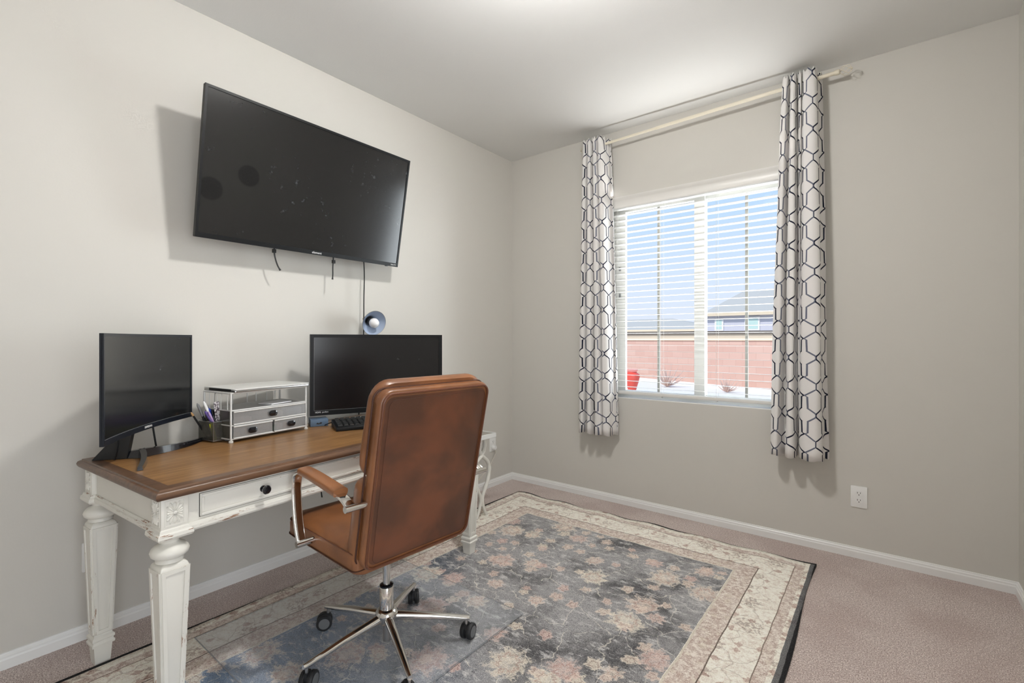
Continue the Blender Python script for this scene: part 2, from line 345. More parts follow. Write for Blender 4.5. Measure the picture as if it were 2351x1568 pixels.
# ------------------------------------------------------------------ mesh builder
class MB:
    def __init__(s): s.bm = bmesh.new()
    def box(s, lo, hi, rot=None, org=(0, 0, 0)):
        x0, y0, z0 = lo; x1, y1, z1 = hi
        vs = [s.bm.verts.new(p) for p in ((x0, y0, z0), (x1, y0, z0), (x1, y1, z0), (x0, y1, z0), (x0, y0, z1), (x1, y0, z1), (x1, y1, z1), (x0, y1, z1))]
        for f in ((3, 2, 1, 0), (4, 5, 6, 7), (0, 1, 5, 4), (1, 2, 6, 5), (2, 3, 7, 6), (3, 0, 4, 7)): s.bm.faces.new([vs[i] for i in f])
        if rot is not None:
            for v_ in vs: v_.co = rot @ (v_.co-Vector(org)) + Vector(org)
        return s
    def hexa(s, b, t):   # bottom 4 points, top 4 points (ccw from above)
        vs = [s.bm.verts.new(p) for p in list(b)+list(t)]
        for f in ((3, 2, 1, 0), (4, 5, 6, 7), (0, 1, 5, 4), (1, 2, 6, 5), (2, 3, 7, 6), (3, 0, 4, 7)): s.bm.faces.new([vs[i] for i in f])
        return s
    def loft(s, rings, cap=True, closed=True):
        R = [[s.bm.verts.new(p) for p in r] for r in rings]; n = len(R[0])
        for i in range(len(R)-1):
            for j in range(n if closed else n-1):
                k = (j+1) % n; s.bm.faces.new((R[i][j], R[i][k], R[i+1][k], R[i+1][j]))
        if cap and closed: s.bm.faces.new(R[0][::-1]); s.bm.faces.new(R[-1])
        return s
    def lathe(s, prof, org=(0, 0, 0), axis=(0, 0, 1), n=28, cap=True):
        ax = Vector(axis).normalized(); q_ = Vector((0, 0, 1)).rotation_difference(ax); o = Vector(org)
        rings = [[o+q_ @ Vector((r*math.cos(2*PI*j/n), r*math.sin(2*PI*j/n), z)) for j in range(n)] for r, z in prof]
        return s.loft(rings, cap)
    def tube(s, path, r, n=10, closed=False, flat=None, up=(0, 0, 1)):
        P = [Vector(p) for p in path]; rings = []; m = len(P); pu = None
        for i, p in enumerate(P):
            if closed: t = (P[(i+1) % m]-P[i-1])
            else: t = (P[min(i+1, m-1)]-P[max(i-1, 0)])
            t.normalize(); u_ = Vector(up) if pu is None else pu
            if abs(t.dot(u_)) > 0.98 and pu is None: u_ = Vector((1, 0, 0))
            a_ = (u_-t*u_.dot(t)).normalized(); b_ = t.cross(a_); pu = a_
            ri = r[i] if isinstance(r, (list, tuple)) else r; fl = flat or 1.0
            rings.append([p+a_*math.cos(2*PI*j/n)*ri+b_*math.sin(2*PI*j/n)*ri*fl for j in range(n)])
        if closed:
            rings.append(rings[0]); R = [[s.bm.verts.new(p) for p in r_] for r_ in rings[:-1]]; R.append(R[0])
            for i in range(len(R)-1):
                for j in range(n): k = (j+1) % n; s.bm.faces.new((R[i][j], R[i][k], R[i+1][k], R[i+1][j]))
            return s
        return s.loft(rings)
    def prism(s, pts, lo, hi, axis='z'):
        f = {'z': lambda p, h: (p[0], p[1], h), 'x': lambda p, h: (h, p[0], p[1]), 'y': lambda p, h: (p[0], h, p[1])}[axis]
        return s.loft([[f(p, lo) for p in pts], [f(p, hi) for p in pts]])
    def bevel(s, w_, seg=2, ang=0.5):
        bmesh.ops.recalc_face_normals(s.bm, faces=s.bm.faces)
        es = [e_ for e_ in s.bm.edges if len(e_.link_faces) == 2 and e_.calc_face_angle(0) > ang]
        bmesh.ops.bevel(s.bm, geom=es, offset=w_, segments=seg, profile=0.5, affect='EDGES', clamp_overlap=True); return s
    def tf(s, m): bmesh.ops.transform(s.bm, matrix=m, verts=s.bm.verts); return s
    def build(s, name, mat, parent=None, smooth=40, loc=None, rot=None):
        bmesh.ops.recalc_face_normals(s.bm, faces=s.bm.faces)
        me = bpy.data.meshes.new(name); s.bm.to_mesh(me); s.bm.free()
        if isinstance(mat, str): mat = M[mat]
        me.materials.append(mat)
        if smooth:
            for p in me.polygons: p.use_smooth = True
            try: me.set_sharp_from_angle(angle=math.radians(smooth))
            except Exception: pass
        o = bpy.data.objects.new(name, me); C.objects.link(o)
        if parent is not None: o.parent = parent
        if loc is not None: o.location = loc
        if rot is not None: o.rotation_euler = rot
        return o
def tag(o, label, cat, group=None, kind=None):
    if label: o['label'] = label
    if cat: o['category'] = cat
    if group: o['group'] = group
    if kind: o['kind'] = kind
    return o
def thing(name, label, cat, loc=(0, 0, 0), rz=0, group=None, rot=None):
    o = bpy.data.objects.new(name, None); C.objects.link(o); o.location = loc; o.rotation_euler = rot if rot else (0, 0, rz); o.empty_display_size = 0.1
    return tag(o, label, cat, group)
def struct(o, label=None):
    o['kind'] = 'structure'
    if label: o['label'] = label
    return o
def bez(pts, n=8, closed=False):
    P = [Vector(p) for p in pts]; out = []; m = len(P)
    for i in range(m if closed else m-1):
        if closed: p0, p1, p2, p3 = P[i-1], P[i], P[(i+1) % m], P[(i+2) % m]
        else: p0, p1, p2, p3 = P[max(i-1, 0)], P[i], P[i+1], P[min(i+2, m-1)]
        for k in range(n):
            t = k/n; out.append(0.5*((2*p1)+(p2-p0)*t+(2*p0-5*p1+4*p2-p3)*t*t+(3*p1-p0-3*p2+p3)*t**3))
    if not closed: out.append(P[-1])
    return out
def text(name, s_, size, mat, parent, loc, rot, ext=0.0004):
    cu = bpy.data.curves.new(name, 'FONT'); cu.body = s_; cu.size = size; cu.extrude = ext; cu.align_x = 'CENTER'; cu.align_y = 'CENTER'
    t = bpy.data.objects.new(name, cu); C.objects.link(t)
    me = bpy.data.meshes.new_from_object(t.evaluated_get(bpy.context.evaluated_depsgraph_get())); bpy.data.objects.remove(t)
    me.materials.clear(); me.materials.append(M[mat])
    o = bpy.data.objects.new(name, me); C.objects.link(o); o.parent = parent; o.location = loc; o.rotation_euler = rot
    return o
def rrect(w_, h_, r, n=5):
    out = []
    for cx, cy, a0 in ((w_/2-r, h_/2-r, 0), (-w_/2+r, h_/2-r, 90), (-w_/2+r, -h_/2+r, 180), (w_/2-r, -h_/2+r, 270)):
        for k in range(n+1):
            t = math.radians(a0+90*k/n); out.append((cx+r*math.cos(t), cy+r*math.sin(t)))
    return out

# ------------------------------------------------------------------ room shell
H = 2.74; XR = 3.037; YF = -4.05; TH = 0.14
WX0, WX1, WZ0, WZ1 = 0.90, 2.19, 0.775, 2.25
struct(MB().box((-0.3, YF-0.3, -0.12), (XR+2.2, TH, 0)).build('floor', 'carpet', smooth=0), 'pinkish taupe cut pile carpet')
struct(MB().box((-0.3, YF-0.3, H), (XR+2.2, TH, H+0.2)).build('ceiling', 'ceiling', smooth=0), 'flat white ceiling')
struct(MB().box((-TH, YF, 0), (0, 0, H)).build('wall_left', 'wall', smooth=0), 'pale greige wall behind the desk')
b = MB(); b.box((-TH, 0, 0), (WX0, TH, H)); b.box((WX1, 0, 0), (XR+TH, TH, H)); b.box((WX0, 0, 0), (WX1, TH, WZ0)); b.box((WX0, 0, WZ1), (WX1, TH, H))
bmesh.ops.remove_doubles(b.bm, verts=b.bm.verts, dist=1e-5)
struct(b.build('wall_back', 'wall', smooth=0), 'greige wall with the window')
DY0, DY1 = -3.90, -2.75  # unseen doorway opening, put in to admit the fill lamp
b = MB(); b.box((XR, YF, 0), (XR+TH, DY0, H)); b.box((XR, DY1, 0), (XR+TH, 0, H)); b.box((XR, DY0, 2.10), (XR+TH, DY1, H))
struct(b.build('wall_right', 'wall', smooth=0), 'greige wall at the right edge of the view')
b = MB(); b.box((XR-0.015, DY0-0.07, 0), (XR+0.002, DY0, 2.17)); b.box((XR-0.015, DY1, 0), (XR+0.002, DY1+0.07, 2.17)); b.box((XR-0.015, DY0, 2.10), (XR+0.002, DY1, 2.17)); struct(b.build('trim_2', 'trim', smooth=0))
struct(MB().box((-TH, YF-TH, 0), (XR+TH, YF, H)).build('wall_front', 'wall', smooth=0))
def baseboard(name, p0, p1, nrm, label):
    prof = [(0, 0), (0.013, 0), (0.013, 0.034), (0.010, 0.040), (0.010, 0.046), (0.006, 0.051), (0.005, 0.057), (0, 0.058)]
    p0, p1, nn = Vector(p0), Vector(p1), Vector(nrm); b = MB()
    b.loft([[p0+nn*d_+Vector((0, 0, z)) for d_, z in prof], [p1+nn*d_+Vector((0, 0, z)) for d_, z in prof]])
    return struct(b.build(name, 'trim', smooth=0), label)
baseboard('baseboard_left', (0, YF, 0), (0, 0, 0), (1, 0, 0), 'white moulded baseboard along the desk wall')
baseboard('baseboard_back', (0.0, 0, 0), (XR, 0, 0), (0, -1, 0), 'white moulded baseboard under the window')
baseboard('baseboard_right', (XR, DY1+0.07, 0), (XR, 0, 0), (-1, 0, 0), 'white moulded baseboard on the right wall')
# white drywall-return sill board
struct(MB().box((WX0, 0.0, WZ0-0.002), (WX1, 0.10, WZ0+0.006)).bevel(0.002).build('trim_1', 'trim'), 'white window sill ledge')

# window
wf = bpy.data.objects.new('window_1', None); C.objects.link(wf); wf.location = (WX0, 0.085, WZ0); struct(wf, 'white two panel sliding window')
def wbox(name, x0, x1, z0, z1, y0=0.0, y1=0.045, mat='vinyl', bev=0.004, parent=wf):
    return MB().box((x0-WX0, y0, z0-WZ0), (x1-WX0, y1, z1-WZ0)).bevel(bev).build(name, mat, parent)
b = MB()
for x0, x1, z0, z1 in ((WX0, WX0+0.05, WZ0, WZ1), (WX1-0.05, WX1, WZ0, WZ1), (WX0+0.05, WX1-0.05, WZ0, WZ0+0.04), (WX0+0.05, WX1-0.05, WZ1-0.05, WZ1)): b.box((x0-WX0, 0, z0-WZ0), (x1-WX0, 0.055, z1-WZ0))
b.build('outer_frame', 'vinyl', wf, smooth=0)
def sash(x0, x1, y0, xs0, xs1):
    z0, z1 = WZ0+0.04, WZ1-0.05; b = MB()
    for q_ in ((x0, xs0, z0, z1), (xs1, x1, z0, z1), (xs0, xs1, z0, z0+0.012), (xs0, xs1, z1-0.045, z1)): b.box((q_[0]-WX0, y0, q_[2]-WZ0), (q_[1]-WX0, y0+0.026, q_[3]-WZ0))
    s_ = b.build('sash', 'vinyl', wf, smooth=0)
    g = MB().box((xs0-WX0, y0+0.012, z0+0.012-WZ0), (xs1-WX0, y0+0.016, z1-0.045-WZ0)).build('pane', 'glass', s_, smooth=0)
    xm = (xs0+xs1)/2; MB().box((xm-0.009-WX0, y0+0.005, z0+0.012-WZ0), (xm+0.009-WX0, y0+0.011, z1-0.045-WZ0)).build('muntin', 'muntin_shaded', s_, smooth=0)
sash(WX0+0.05, 1.582, 0.004, 1.010, 1.513)
sash(1.513, WX1-0.05, 0.031, 1.584, 2.085)
for zz in (1.52, 1.72): MB().box((0.062, -0.006, zz-WZ0), (0.074, 0.004, zz+0.03-WZ0)).bevel(0.002).build('latch', 'grey_plastic', wf)

# blinds
bl = thing('window_blind', 'white two inch slat blind with crown valance hung in the window', 'blind', (WX0, 0, WZ0))
b = MB(); prof = [(-0.004, 2.163), (-0.016, 2.163), (-0.018, 2.170), (-0.015, 2.178), (-0.015, 2.212), (-0.020, 2.222), (-0.028, 2.234), (-0.030, 2.244), (-0.004, 2.244)]
b.prism([(y, z-WZ0) for y, z in prof], 0.003, WX1-WX0-0.003, 'x'); b.build('valance', 'slat', bl, smooth=30)
MB().box((0.008, 0.0, 2.17-WZ0), (WX1-WX0-0.008, 0.05, 2.238-WZ0)).bevel(0.003).build('headrail', 'slat', bl)
b = MB(); pitch = 0.0435; z = 0.858; k = 0
while z < 2.165:
    n_ = 6; top = []; bot = []
    for j in range(n_+1):
        yy = -0.001+0.050*j/n_; zz = z-WZ0+0.0006*math.sin(PI*j/n_)+0.0006*math.sin(k*1.9)-0.0010*(j/n_-0.5); top.append((yy, zz+0.0007)); bot.append((yy, zz-0.0007))
    b.prism(top+bot[::-1], 0.006, WX1-WX0-0.006, 'x'); z += pitch; k += 1
b.build('slats', 'slat', bl, smooth=50)
MB().box((0.006, -0.002, 0.805-WZ0), (WX1-WX0-0.006, 0.05, 0.828-WZ0)).bevel(0.004).build('bottom_rail', 'slat', bl)
for xx in (0.985, 1.315, 1.68, 2.07):
    b = MB()
    for yy in (-0.003, 0.051):
        b.tube([(xx-WX0, yy, 0.815-WZ0), (xx-WX0, yy, 2.18-WZ0)], 0.0008, 5)
    b.box((xx-0.004-WX0, -0.003, 0.799-WZ0), (xx+0.004-WX0, 0.03, 0.806-WZ0)); b.build('ladder_cord', 'slat', bl)

# curtain rod
def rz_(x): return 2.620+(x-0.77)*0.0262
RY = -0.105
rod = thing('curtain_rod', 'cream curtain rod with open wire cage ends above the window', 'curtain rod', (1.56, RY, rz_(1.56)))
org = Vector((1.56, RY, rz_(1.56)))
b = MB(); b.tube([Vector((0.80, RY, rz_(0.80)))-org, Vector((1.34, RY, rz_(1.34)))-org], 0.0085, 14); b.tube([Vector((1.32, RY, rz_(1.32)))-org, Vector((2.335, RY, rz_(2.335)))-org], 0.0105, 14)
b.build('rod', 'cream_metal', rod)
for s_, xe in ((-1, 0.80), (1, 2.335)):
    f0 = Vector((xe, RY, rz_(xe)))-org; ax = Vector((s_, 0, 0)); R = 0.026 if s_ > 0 else 0.024; cc = f0+ax*(0.012+R)
    b = MB().lathe([(0.0135, -0.012), (0.0145, 0), (0.0145, 0.008), (0.010, 0.012)], f0, ax, 18)
    for j in range(5):
        path = []
        for k in range(13):
            th = PI*k/12; tw = 2*PI*j/5+0.9*th; path.append(cc+Vector((-s_*R*math.cos(th), R*math.sin(th)*math.cos(tw), R*math.sin(th)*math.sin(tw))))
        b.tube(path, 0.0016, 6)
    b.lathe([(0.001, -0.006), (0.005, -0.003), (0.005, 0.003), (0.001, 0.006)], cc+ax*R, ax, 10); b.build('finial', 'cream_metal', rod)
for xe in (0.90, 2.215):
    b = MB(); p = Vector((xe, RY, rz_(xe)-0.014))-org; b.box((p.x-0.006, p.y-0.012, p.z-0.004), (p.x+0.006, -RY-0.001, p.z+0.004)); b.box((p.x-0.012, -RY-0.006, p.z-0.03), (p.x+0.012, -RY-0.001, p.z+0.03)); b.build('bracket', 'cream_metal', rod)

# curtains
def curtain(name, label, top, bot, ztop, zbot, seed):
    T = bez([(x, y, 0) for x, y in top], 9); B = bez([(x, y, 0) for x, y in bot], 9); n = len(T); nz = 44
    bm = bmesh.new(); uvl = bm.loops.layers.uv.new('UVMap'); L = [0]
    for i in range(1, n): L.append(L[-1]+((B[i]-B[i-1]).length*0.55+(T[i]-T[i-1]).length*0.45))
    grid = []
    for k in range(nz+1):
        f = k/nz; row = []
        for i in range(n):
            g = f**0.8; p = T[i].lerp(B[i], g); z0 = ztop(T[i].x)+0.010*math.sin(i*0.9+seed)*(1)
            pinch = math.exp(-((f-0.035)/0.02)**2)*0.35
            y = p.y+(RY-p.y)*pinch*0.5
            z = z0+(zbot-z0)*f + (0.004*math.sin(i*0.35+seed) if k == nz else 0)
            x = p.x+0.004*math.sin(f*9+i*0.3+seed)*f
            row.append((bm.verts.new((x, y, z)), (L[i]+seed*0.013, z)))
        grid.append(row)
    for k in range(nz):
        for i in range(n-1):
            q_ = (grid[k][i], grid[k][i+1], grid[k+1][i+1], grid[k+1][i]); fc_ = bm.faces.new([v_[0] for v_ in q_]); fc_.smooth = True
            for lp, v_ in zip(fc_.loops, q_): lp[uvl].uv = v_[1]
    me = bpy.data.meshes.new(name); bm.to_mesh(me); bm.free(); me.materials.append(M['curtain'])
    ob = bpy.data.objects.new(name, me); C.objects.link(ob); m = ob.modifiers.new('cloth_thickness', 'SOLIDIFY'); m.thickness = 0.0022
    return tag(ob, label, 'curtain', 'patterned curtain panels')
zt = lambda x: rz_(x)+0.044
curtain('curtain', 'short trellis patterned curtain panel at the window side nearest the room corner',
        [(0.785, -0.060), (0.775, -0.135), (0.803, -0.150), (0.812, -0.100), (0.822, -0.150), (0.842, -0.155), (0.850, -0.100), (0.862, -0.152), (0.885, -0.155), (0.893, -0.11), (0.905, -0.155), (0.930, -0.150), (0.940, -0.09), (0.950, -0.055), (0.962, -0.05), (0.968, -0.07)],
        [(0.745, -0.050), (0.735, -0.125), (0.775, -0.155), (0.795, -0.085), (0.812, -0.150), (0.850, -0.155), (0.866, -0.085), (0.882, -0.15), (0.925, -0.160), (0.940, -0.10), (0.955, -0.155), (0.985, -0.150), (1.000, -0.10), (1.010, -0.06), (1.018, -0.05), (1.022, -0.07)],
        zt, 0.515, 1.0)
curtain('curtain', 'short trellis patterned curtain panel at the window side farthest from the room corner',
        [(2.088, -0.060), (2.078, -0.130), (2.100, -0.150), (2.112, -0.100), (2.122, -0.152), (2.140, -0.150), (2.148, -0.090), (2.156, -0.135), (2.168, -0.148), (2.172, -0.095), (2.182, -0.150), (2.215, -0.160), (2.240, -0.135), (2.238, -0.08), (2.250, -0.05), (2.262, -0.05)],
        [(2.030, -0.050), (2.010, -0.120), (2.050, -0.160), (2.080, -0.085), (2.095, -0.150), (2.130, -0.160), (2.142, -0.085), (2.152, -0.075), (2.150, -0.090), (2.158, -0.110), (2.175, -0.160), (2.235, -0.185), (2.268, -0.160), (2.262, -0.10), (2.275, -0.06), (2.290, -0.05)],
        zt, 0.536, 2.6)

# outlets
def outlet(loc, rz, label, plug=False):
    t = thing('wall_outlet', label, 'outlet', loc, rz, 'white wall outlets')     # local: -y faces the room
    MB().prism(rrect(0.074, 0.117, 0.004, 3), -0.006, 0.0, 'y').bevel(0.0015, 2).build('cover_plate', 'white_plastic', t)
    for s_ in (-1, 1):
        pts = [(0.0175*math.cos(th), max(-0.0135, min(0.0135, 0.0175*math.sin(th)))+s_*0.0195) for th in [2*PI*k/28 for k in range(28)]]
        r_ = MB().prism(pts, -0.0085, -0.0055, 'y').build('socket', 'white_plastic', t)
        b = MB()
        for dx, hh in ((-0.0065, 0.0045), (0.0065, 0.0036)): b.box((dx-0.0012, -0.0089, s_*0.0195+0.0035-hh), (dx+0.0012, -0.0084, s_*0.0195+0.0035+hh))
        b.lathe([(0.0026, 0), (0.0026, 0.0005)], (0, -0.0084, s_*0.0195-0.0075), (0, -1, 0), 12); b.build('socket_slots', 'dark_slot', r_)
    MB().lathe([(0.003, 0), (0.003, 0.0012), (0.001, 0.0016)], (0, -0.006, 0), (0, -1, 0), 12).build('screw', 'white_plastic', t)
    return t
outlet((2.427, 0, 0.337), 0, 'white wall outlet with empty sockets low on the window wall')
outlet((0, -2.766, 0.327), PI/2, 'white wall outlet half hidden behind the back left desk leg')
outlet((0, -0.262, 0.345), PI/2, 'white wall outlet near the room corner with a plug in its lower socket')
plug = thing('power_plug', 'round white plug and thin cord in the outlet near the corner', 'plug', (0.0, -0.262, 0.320))
MB().lathe([(0.018, 0.009), (0.020, 0.014), (0.020, 0.030), (0.015, 0.036), (0.002, 0.037)], (0, 0, 0), (1, 0, 0), 20).build('plug_body', 'white_plastic', plug)
MB().tube(bez([(0.03, 0.0, -0.014), (0.035, 0.0, -0.05), (0.05, -0.06, -0.09), (0.09, -0.16, -0.13), (0.10, -0.35, -0.22), (0.05, -0.5, -0.30)], 6), 0.0028, 8).build('cord', 'clear_cord', plug)

# ceiling light in the middle of the room (just above the frame)
cl = thing('ceiling_light', 'round ceiling light with glowing dome diffuser near the middle of the room', 'ceiling light', (LAMP.x, LAMP.y, H))
MB().lathe([(0.001, 0), (0.10, 0), (0.12, -0.02), (0.20, -0.05), (0.205, -0.065), (0.19, -0.075), (0.001, -0.075)], n=40).build('canopy', 'cream_metal', cl)
LAMP_STRENGTH = 295.0
bm_ = emis('lit_diffuser', (1.0, 0.985, 0.965), LAMP_STRENGTH)
MB().lathe([(0.085, -0.076), (0.09, -0.10), (0.085, -0.13), (0.06, -0.155), (0.001, -0.165)], n=40).build('diffuser', bm_, cl)

# ------------------------------------------------------------------ rug and chair mat
nx, ny = 60, 90; bm = bmesh.new(); rows = []
for j in range(ny+1):
    r_ = []
    for i in range(nx+1):
        x = RW*i/nx; y = -RL*j/ny
        if j == 0: y += 0.006*math.sin(x*7)+0.004*math.sin(x*17)
        if i == nx: x += 0.008*math.sin(y*5)
        if i == 0: x += 0.010*math.sin(y*3)
        zz = 0.0075+0.002*noise.noise(Vector((x*5, y*5, 0)))
        ed = min(i, nx-i, j); wv_ = max(0, 1-ed/8)
        zz += wv_*0.0045*(0.6+math.sin(x*19+y*3))*(1 if j < 8 else 0.3)
        r_.append(bm.verts.new((x, y, zz)))
    rows.append(r_)
for j in range(ny):
    for i in range(nx): f = bm.faces.new((rows[j][i], rows[j][i+1], rows[j+1][i+1], rows[j+1][i])); f.smooth = True
bdry = [e_ for e_ in bm.edges if e_.is_boundary]; ex_ = bmesh.ops.extrude_edge_only(bm, edges=bdry)
for v_ in [g for g in ex_['geom'] if isinstance(g, bmesh.types.BMVert)]: v_.co.z = 0.0005
bmesh.ops.recalc_face_normals(bm, faces=bm.faces)
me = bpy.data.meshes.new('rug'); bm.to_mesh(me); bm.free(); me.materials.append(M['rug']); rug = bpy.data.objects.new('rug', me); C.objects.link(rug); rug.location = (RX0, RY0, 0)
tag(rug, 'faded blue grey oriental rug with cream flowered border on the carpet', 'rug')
mt = thing('chair_mat', 'clear vinyl chair mat lying on the rug under the office chair', 'chair mat', (0.372, -1.62, 0.0125))
MB().box((0, -0.91, 0), (0.930, 0.035, 0.0018)).build('mat_sheet', 'mat', mt, smooth=0)
b = MB()
for q_ in (((0, -0.906), (0.003, 0.032)), ((0.927, -0.906), (0.930, 0.032)), ((0, 0.032), (0.930, 0.035)), ((0, -0.91), (0.930, -0.907))): b.box((q_[0][0], q_[0][1], 0.0018), (q_[1][0], q_[1][1], 0.0034))
b.build('mat_rim', 'mat_edge', mt, smooth=0)
MATZ = 0.0150


# ------------------------------------------------------------------ desk (local x to the room, local y along its length; origin under its front left corner)
DT = 0.76; DL = 1.57; DW = 0.705
desk = thing('desk', 'antique white writing desk with brown wooden top and tapered legs', 'desk', (0.875, -2.793, 0), math.radians(4.47))
def sweep_rect(prof, x0, y0, x1, y1):   # prof: (inset from edge, z)
    b = MB(); rings = []
    for ins, z in prof: rings.append([(x0+ins, y0+ins, z), (x1-ins, y0+ins, z), (x1-ins, y1-ins, z), (x0+ins, y1-ins, z)])
    b.loft(rings, cap=False); return b
prof = [(0.016, DT-0.034), (0.006, DT-0.031), (0.001, DT-0.024), (0.0, DT-0.017), (0.003, DT-0.010), (0.009, DT-0.006), (0.012, DT-0.0055), (0.014, DT-0.001), (0.020, DT), (0.048, DT), (0.048, DT-0.034), (0.016, DT-0.034)]
sweep_rect(prof, -DW, 0, 0, DL).build('edge_moulding', 'wood_edge', desk, smooth=35)
MB().box((-DW+0.048, 0.048, DT-0.033), (-0.048, DL-0.048, DT-0.0002)).build('desktop_panel', 'wood', desk, smooth=0)
# apron
IN = 0.034
b = MB(); zt_, zb_ = DT-0.034, 0.635
b.box((-DW+IN, 0.09, zb_), (-DW+IN+0.02, DL-0.09, zt_)); b.box((-DW+0.09, IN, zb_), (-0.09, IN+0.02, zt_)); b.box((-DW+0.09, DL-IN-0.02, zb_), (-0.09, DL-IN, zt_))
b.box((-IN-0.02, 0.09, zb_), (-IN-0.001, DL-0.09, zt_)); b.build('apron', 'desk_white', desk, smooth=0)
def cove(p0, p1, n_, z=0.635, name='apron_moulding'):
    pr = [(0.0, 0.0), (0.004, 0.0), (0.006, -0.008), (0.010, -0.010), (0.011, -0.020), (0.008, -0.026), (-0.012, -0.026), (-0.012, 0.0)]
    p0, p1, n_ = Vector(p0), Vector(p1), Vector(n_)
    return MB().loft([[p0+n_*d_+Vector((0, 0, z+h)) for d_, h in pr], [p1+n_*d_+Vector((0, 0, z+h)) for d_, h in pr]]).build(name, 'desk_worn', desk, smooth=0)
cove((-IN, 0.085, 0), (-IN, DL-0.085, 0), (1, 0, 0)); cove((-DW+0.085, IN, 0), (-0.085, IN, 0), (0, -1, 0)); cove((-DW+0.085, DL-IN, 0), (-0.085, DL-IN, 0), (0, 1, 0)); cove((-DW+IN, 0.085, 0), (-DW+IN, DL-0.085, 0), (-1, 0, 0))
# drawers
def drawer(y0, y1):
    z0, z1 = 0.644, 0.716; d = MB().box((-IN-0.03, y0, z0), (-IN+0.004, y1, z1)).bevel(0.0015).build('drawer', 'desk_white', desk)
    b = MB(); t_ = 0.009
    b.box((-IN+0.004, y0+0.003, z0+0.003), (-IN+0.008, y1-0.003, z0+0.003+t_)); b.box((-IN+0.004, y0+0.003, z1-0.003-t_), (-IN+0.008, y1-0.003, z1-0.003))
    b.box((-IN+0.004, y0+0.003, z0+0.003+t_), (-IN+0.008, y0+0.003+t_, z1-0.003-t_)); b.box((-IN+0.004, y1-0.003-t_, z0+0.003+t_), (-IN+0.008, y1-0.003, z1-0.003-t_))
    b.bevel(0.0015).build('drawer_moulding', 'desk_worn', d)
    b = MB(); w_ = 0.0006
    b.box((-IN-0.0005, y0-w_-0.001, z0-w_-0.001), (-IN+0.0006, y0, z1+w_)); b.box((-IN-0.0005, y1, z0-w_-0.001), (-IN+0.0006, y1+w_+0.001, z1+w_)); b.box((-IN-0.0005, y0, z0-w_-0.001), (-IN+0.0006, y1, z0)); b.box((-IN-0.0005, y0, z1), (-IN+0.0006, y1, z1+w_)); b.build('drawer_gap', 'dark_slot', desk)
    n_ = 2 if y1-y0 > 0.7 else 1
    for yy in ([y0+0.2, y1-0.2] if n_ == 2 else [(y0+y1)/2]):
        MB().lathe([(0.011, 0.0), (0.011, 0.002), (0.005, 0.004), (0.0045, 0.013), (0.009, 0.016), (0.0145, 0.021), (0.0155, 0.026), (0.012, 0.031), (0.001, 0.033)], (-IN+0.004, yy, 0.68), (1, 0, 0), 24).build('knob', 'black_gloss', d)
drawer(0.130, 1.44)
# legs
def rosette(y, z, hw, hh, b, face, x):
    # relief leaves radiating from a centre: face 'x' (on plane x, spanning y/z) or 'y'
    def P3(u_, v_, h): return (x+h, y+u_, z+v_) if face == 'x' else (y+u_, x-h, z+v_)
    n_ = 16
    for k in range(n_):
        th = 2*PI*k/n_; c_, s_ = math.cos(th), math.sin(th); Rm = min(hw/max(abs(c_), 1e-6), hh/max(abs(s_), 1e-6))*0.94; wd = 0.0042 if k % 2 else 0.0055
        pts = [(0.14, 0), (0.45, 0.7), (0.72, 1), (0.9, 0.6), (1.0, 0)]; vs_l, vs_r, vs_m = [], [], []
        for f_, w_ in pts:
            r0 = f_*Rm; vs_l.append(b.bm.verts.new(P3(r0*c_-w_*wd*s_, r0*s_+w_*wd*c_, 0.0))); vs_r.append(b.bm.verts.new(P3(r0*c_+w_*wd*s_, r0*s_-w_*wd*c_, 0.0))); vs_m.append(b.bm.verts.new(P3(r0*c_, r0*s_, 0.0036 if 0.1 < f_ < 1 else 0.0008)))
        for i in range(4):
            for A, B in ((vs_l, vs_m), (vs_m, vs_r)):
                try: b.bm.faces.new((A[i], B[i], B[i+1], A[i+1]))
                except Exception: pass
    q_ = []
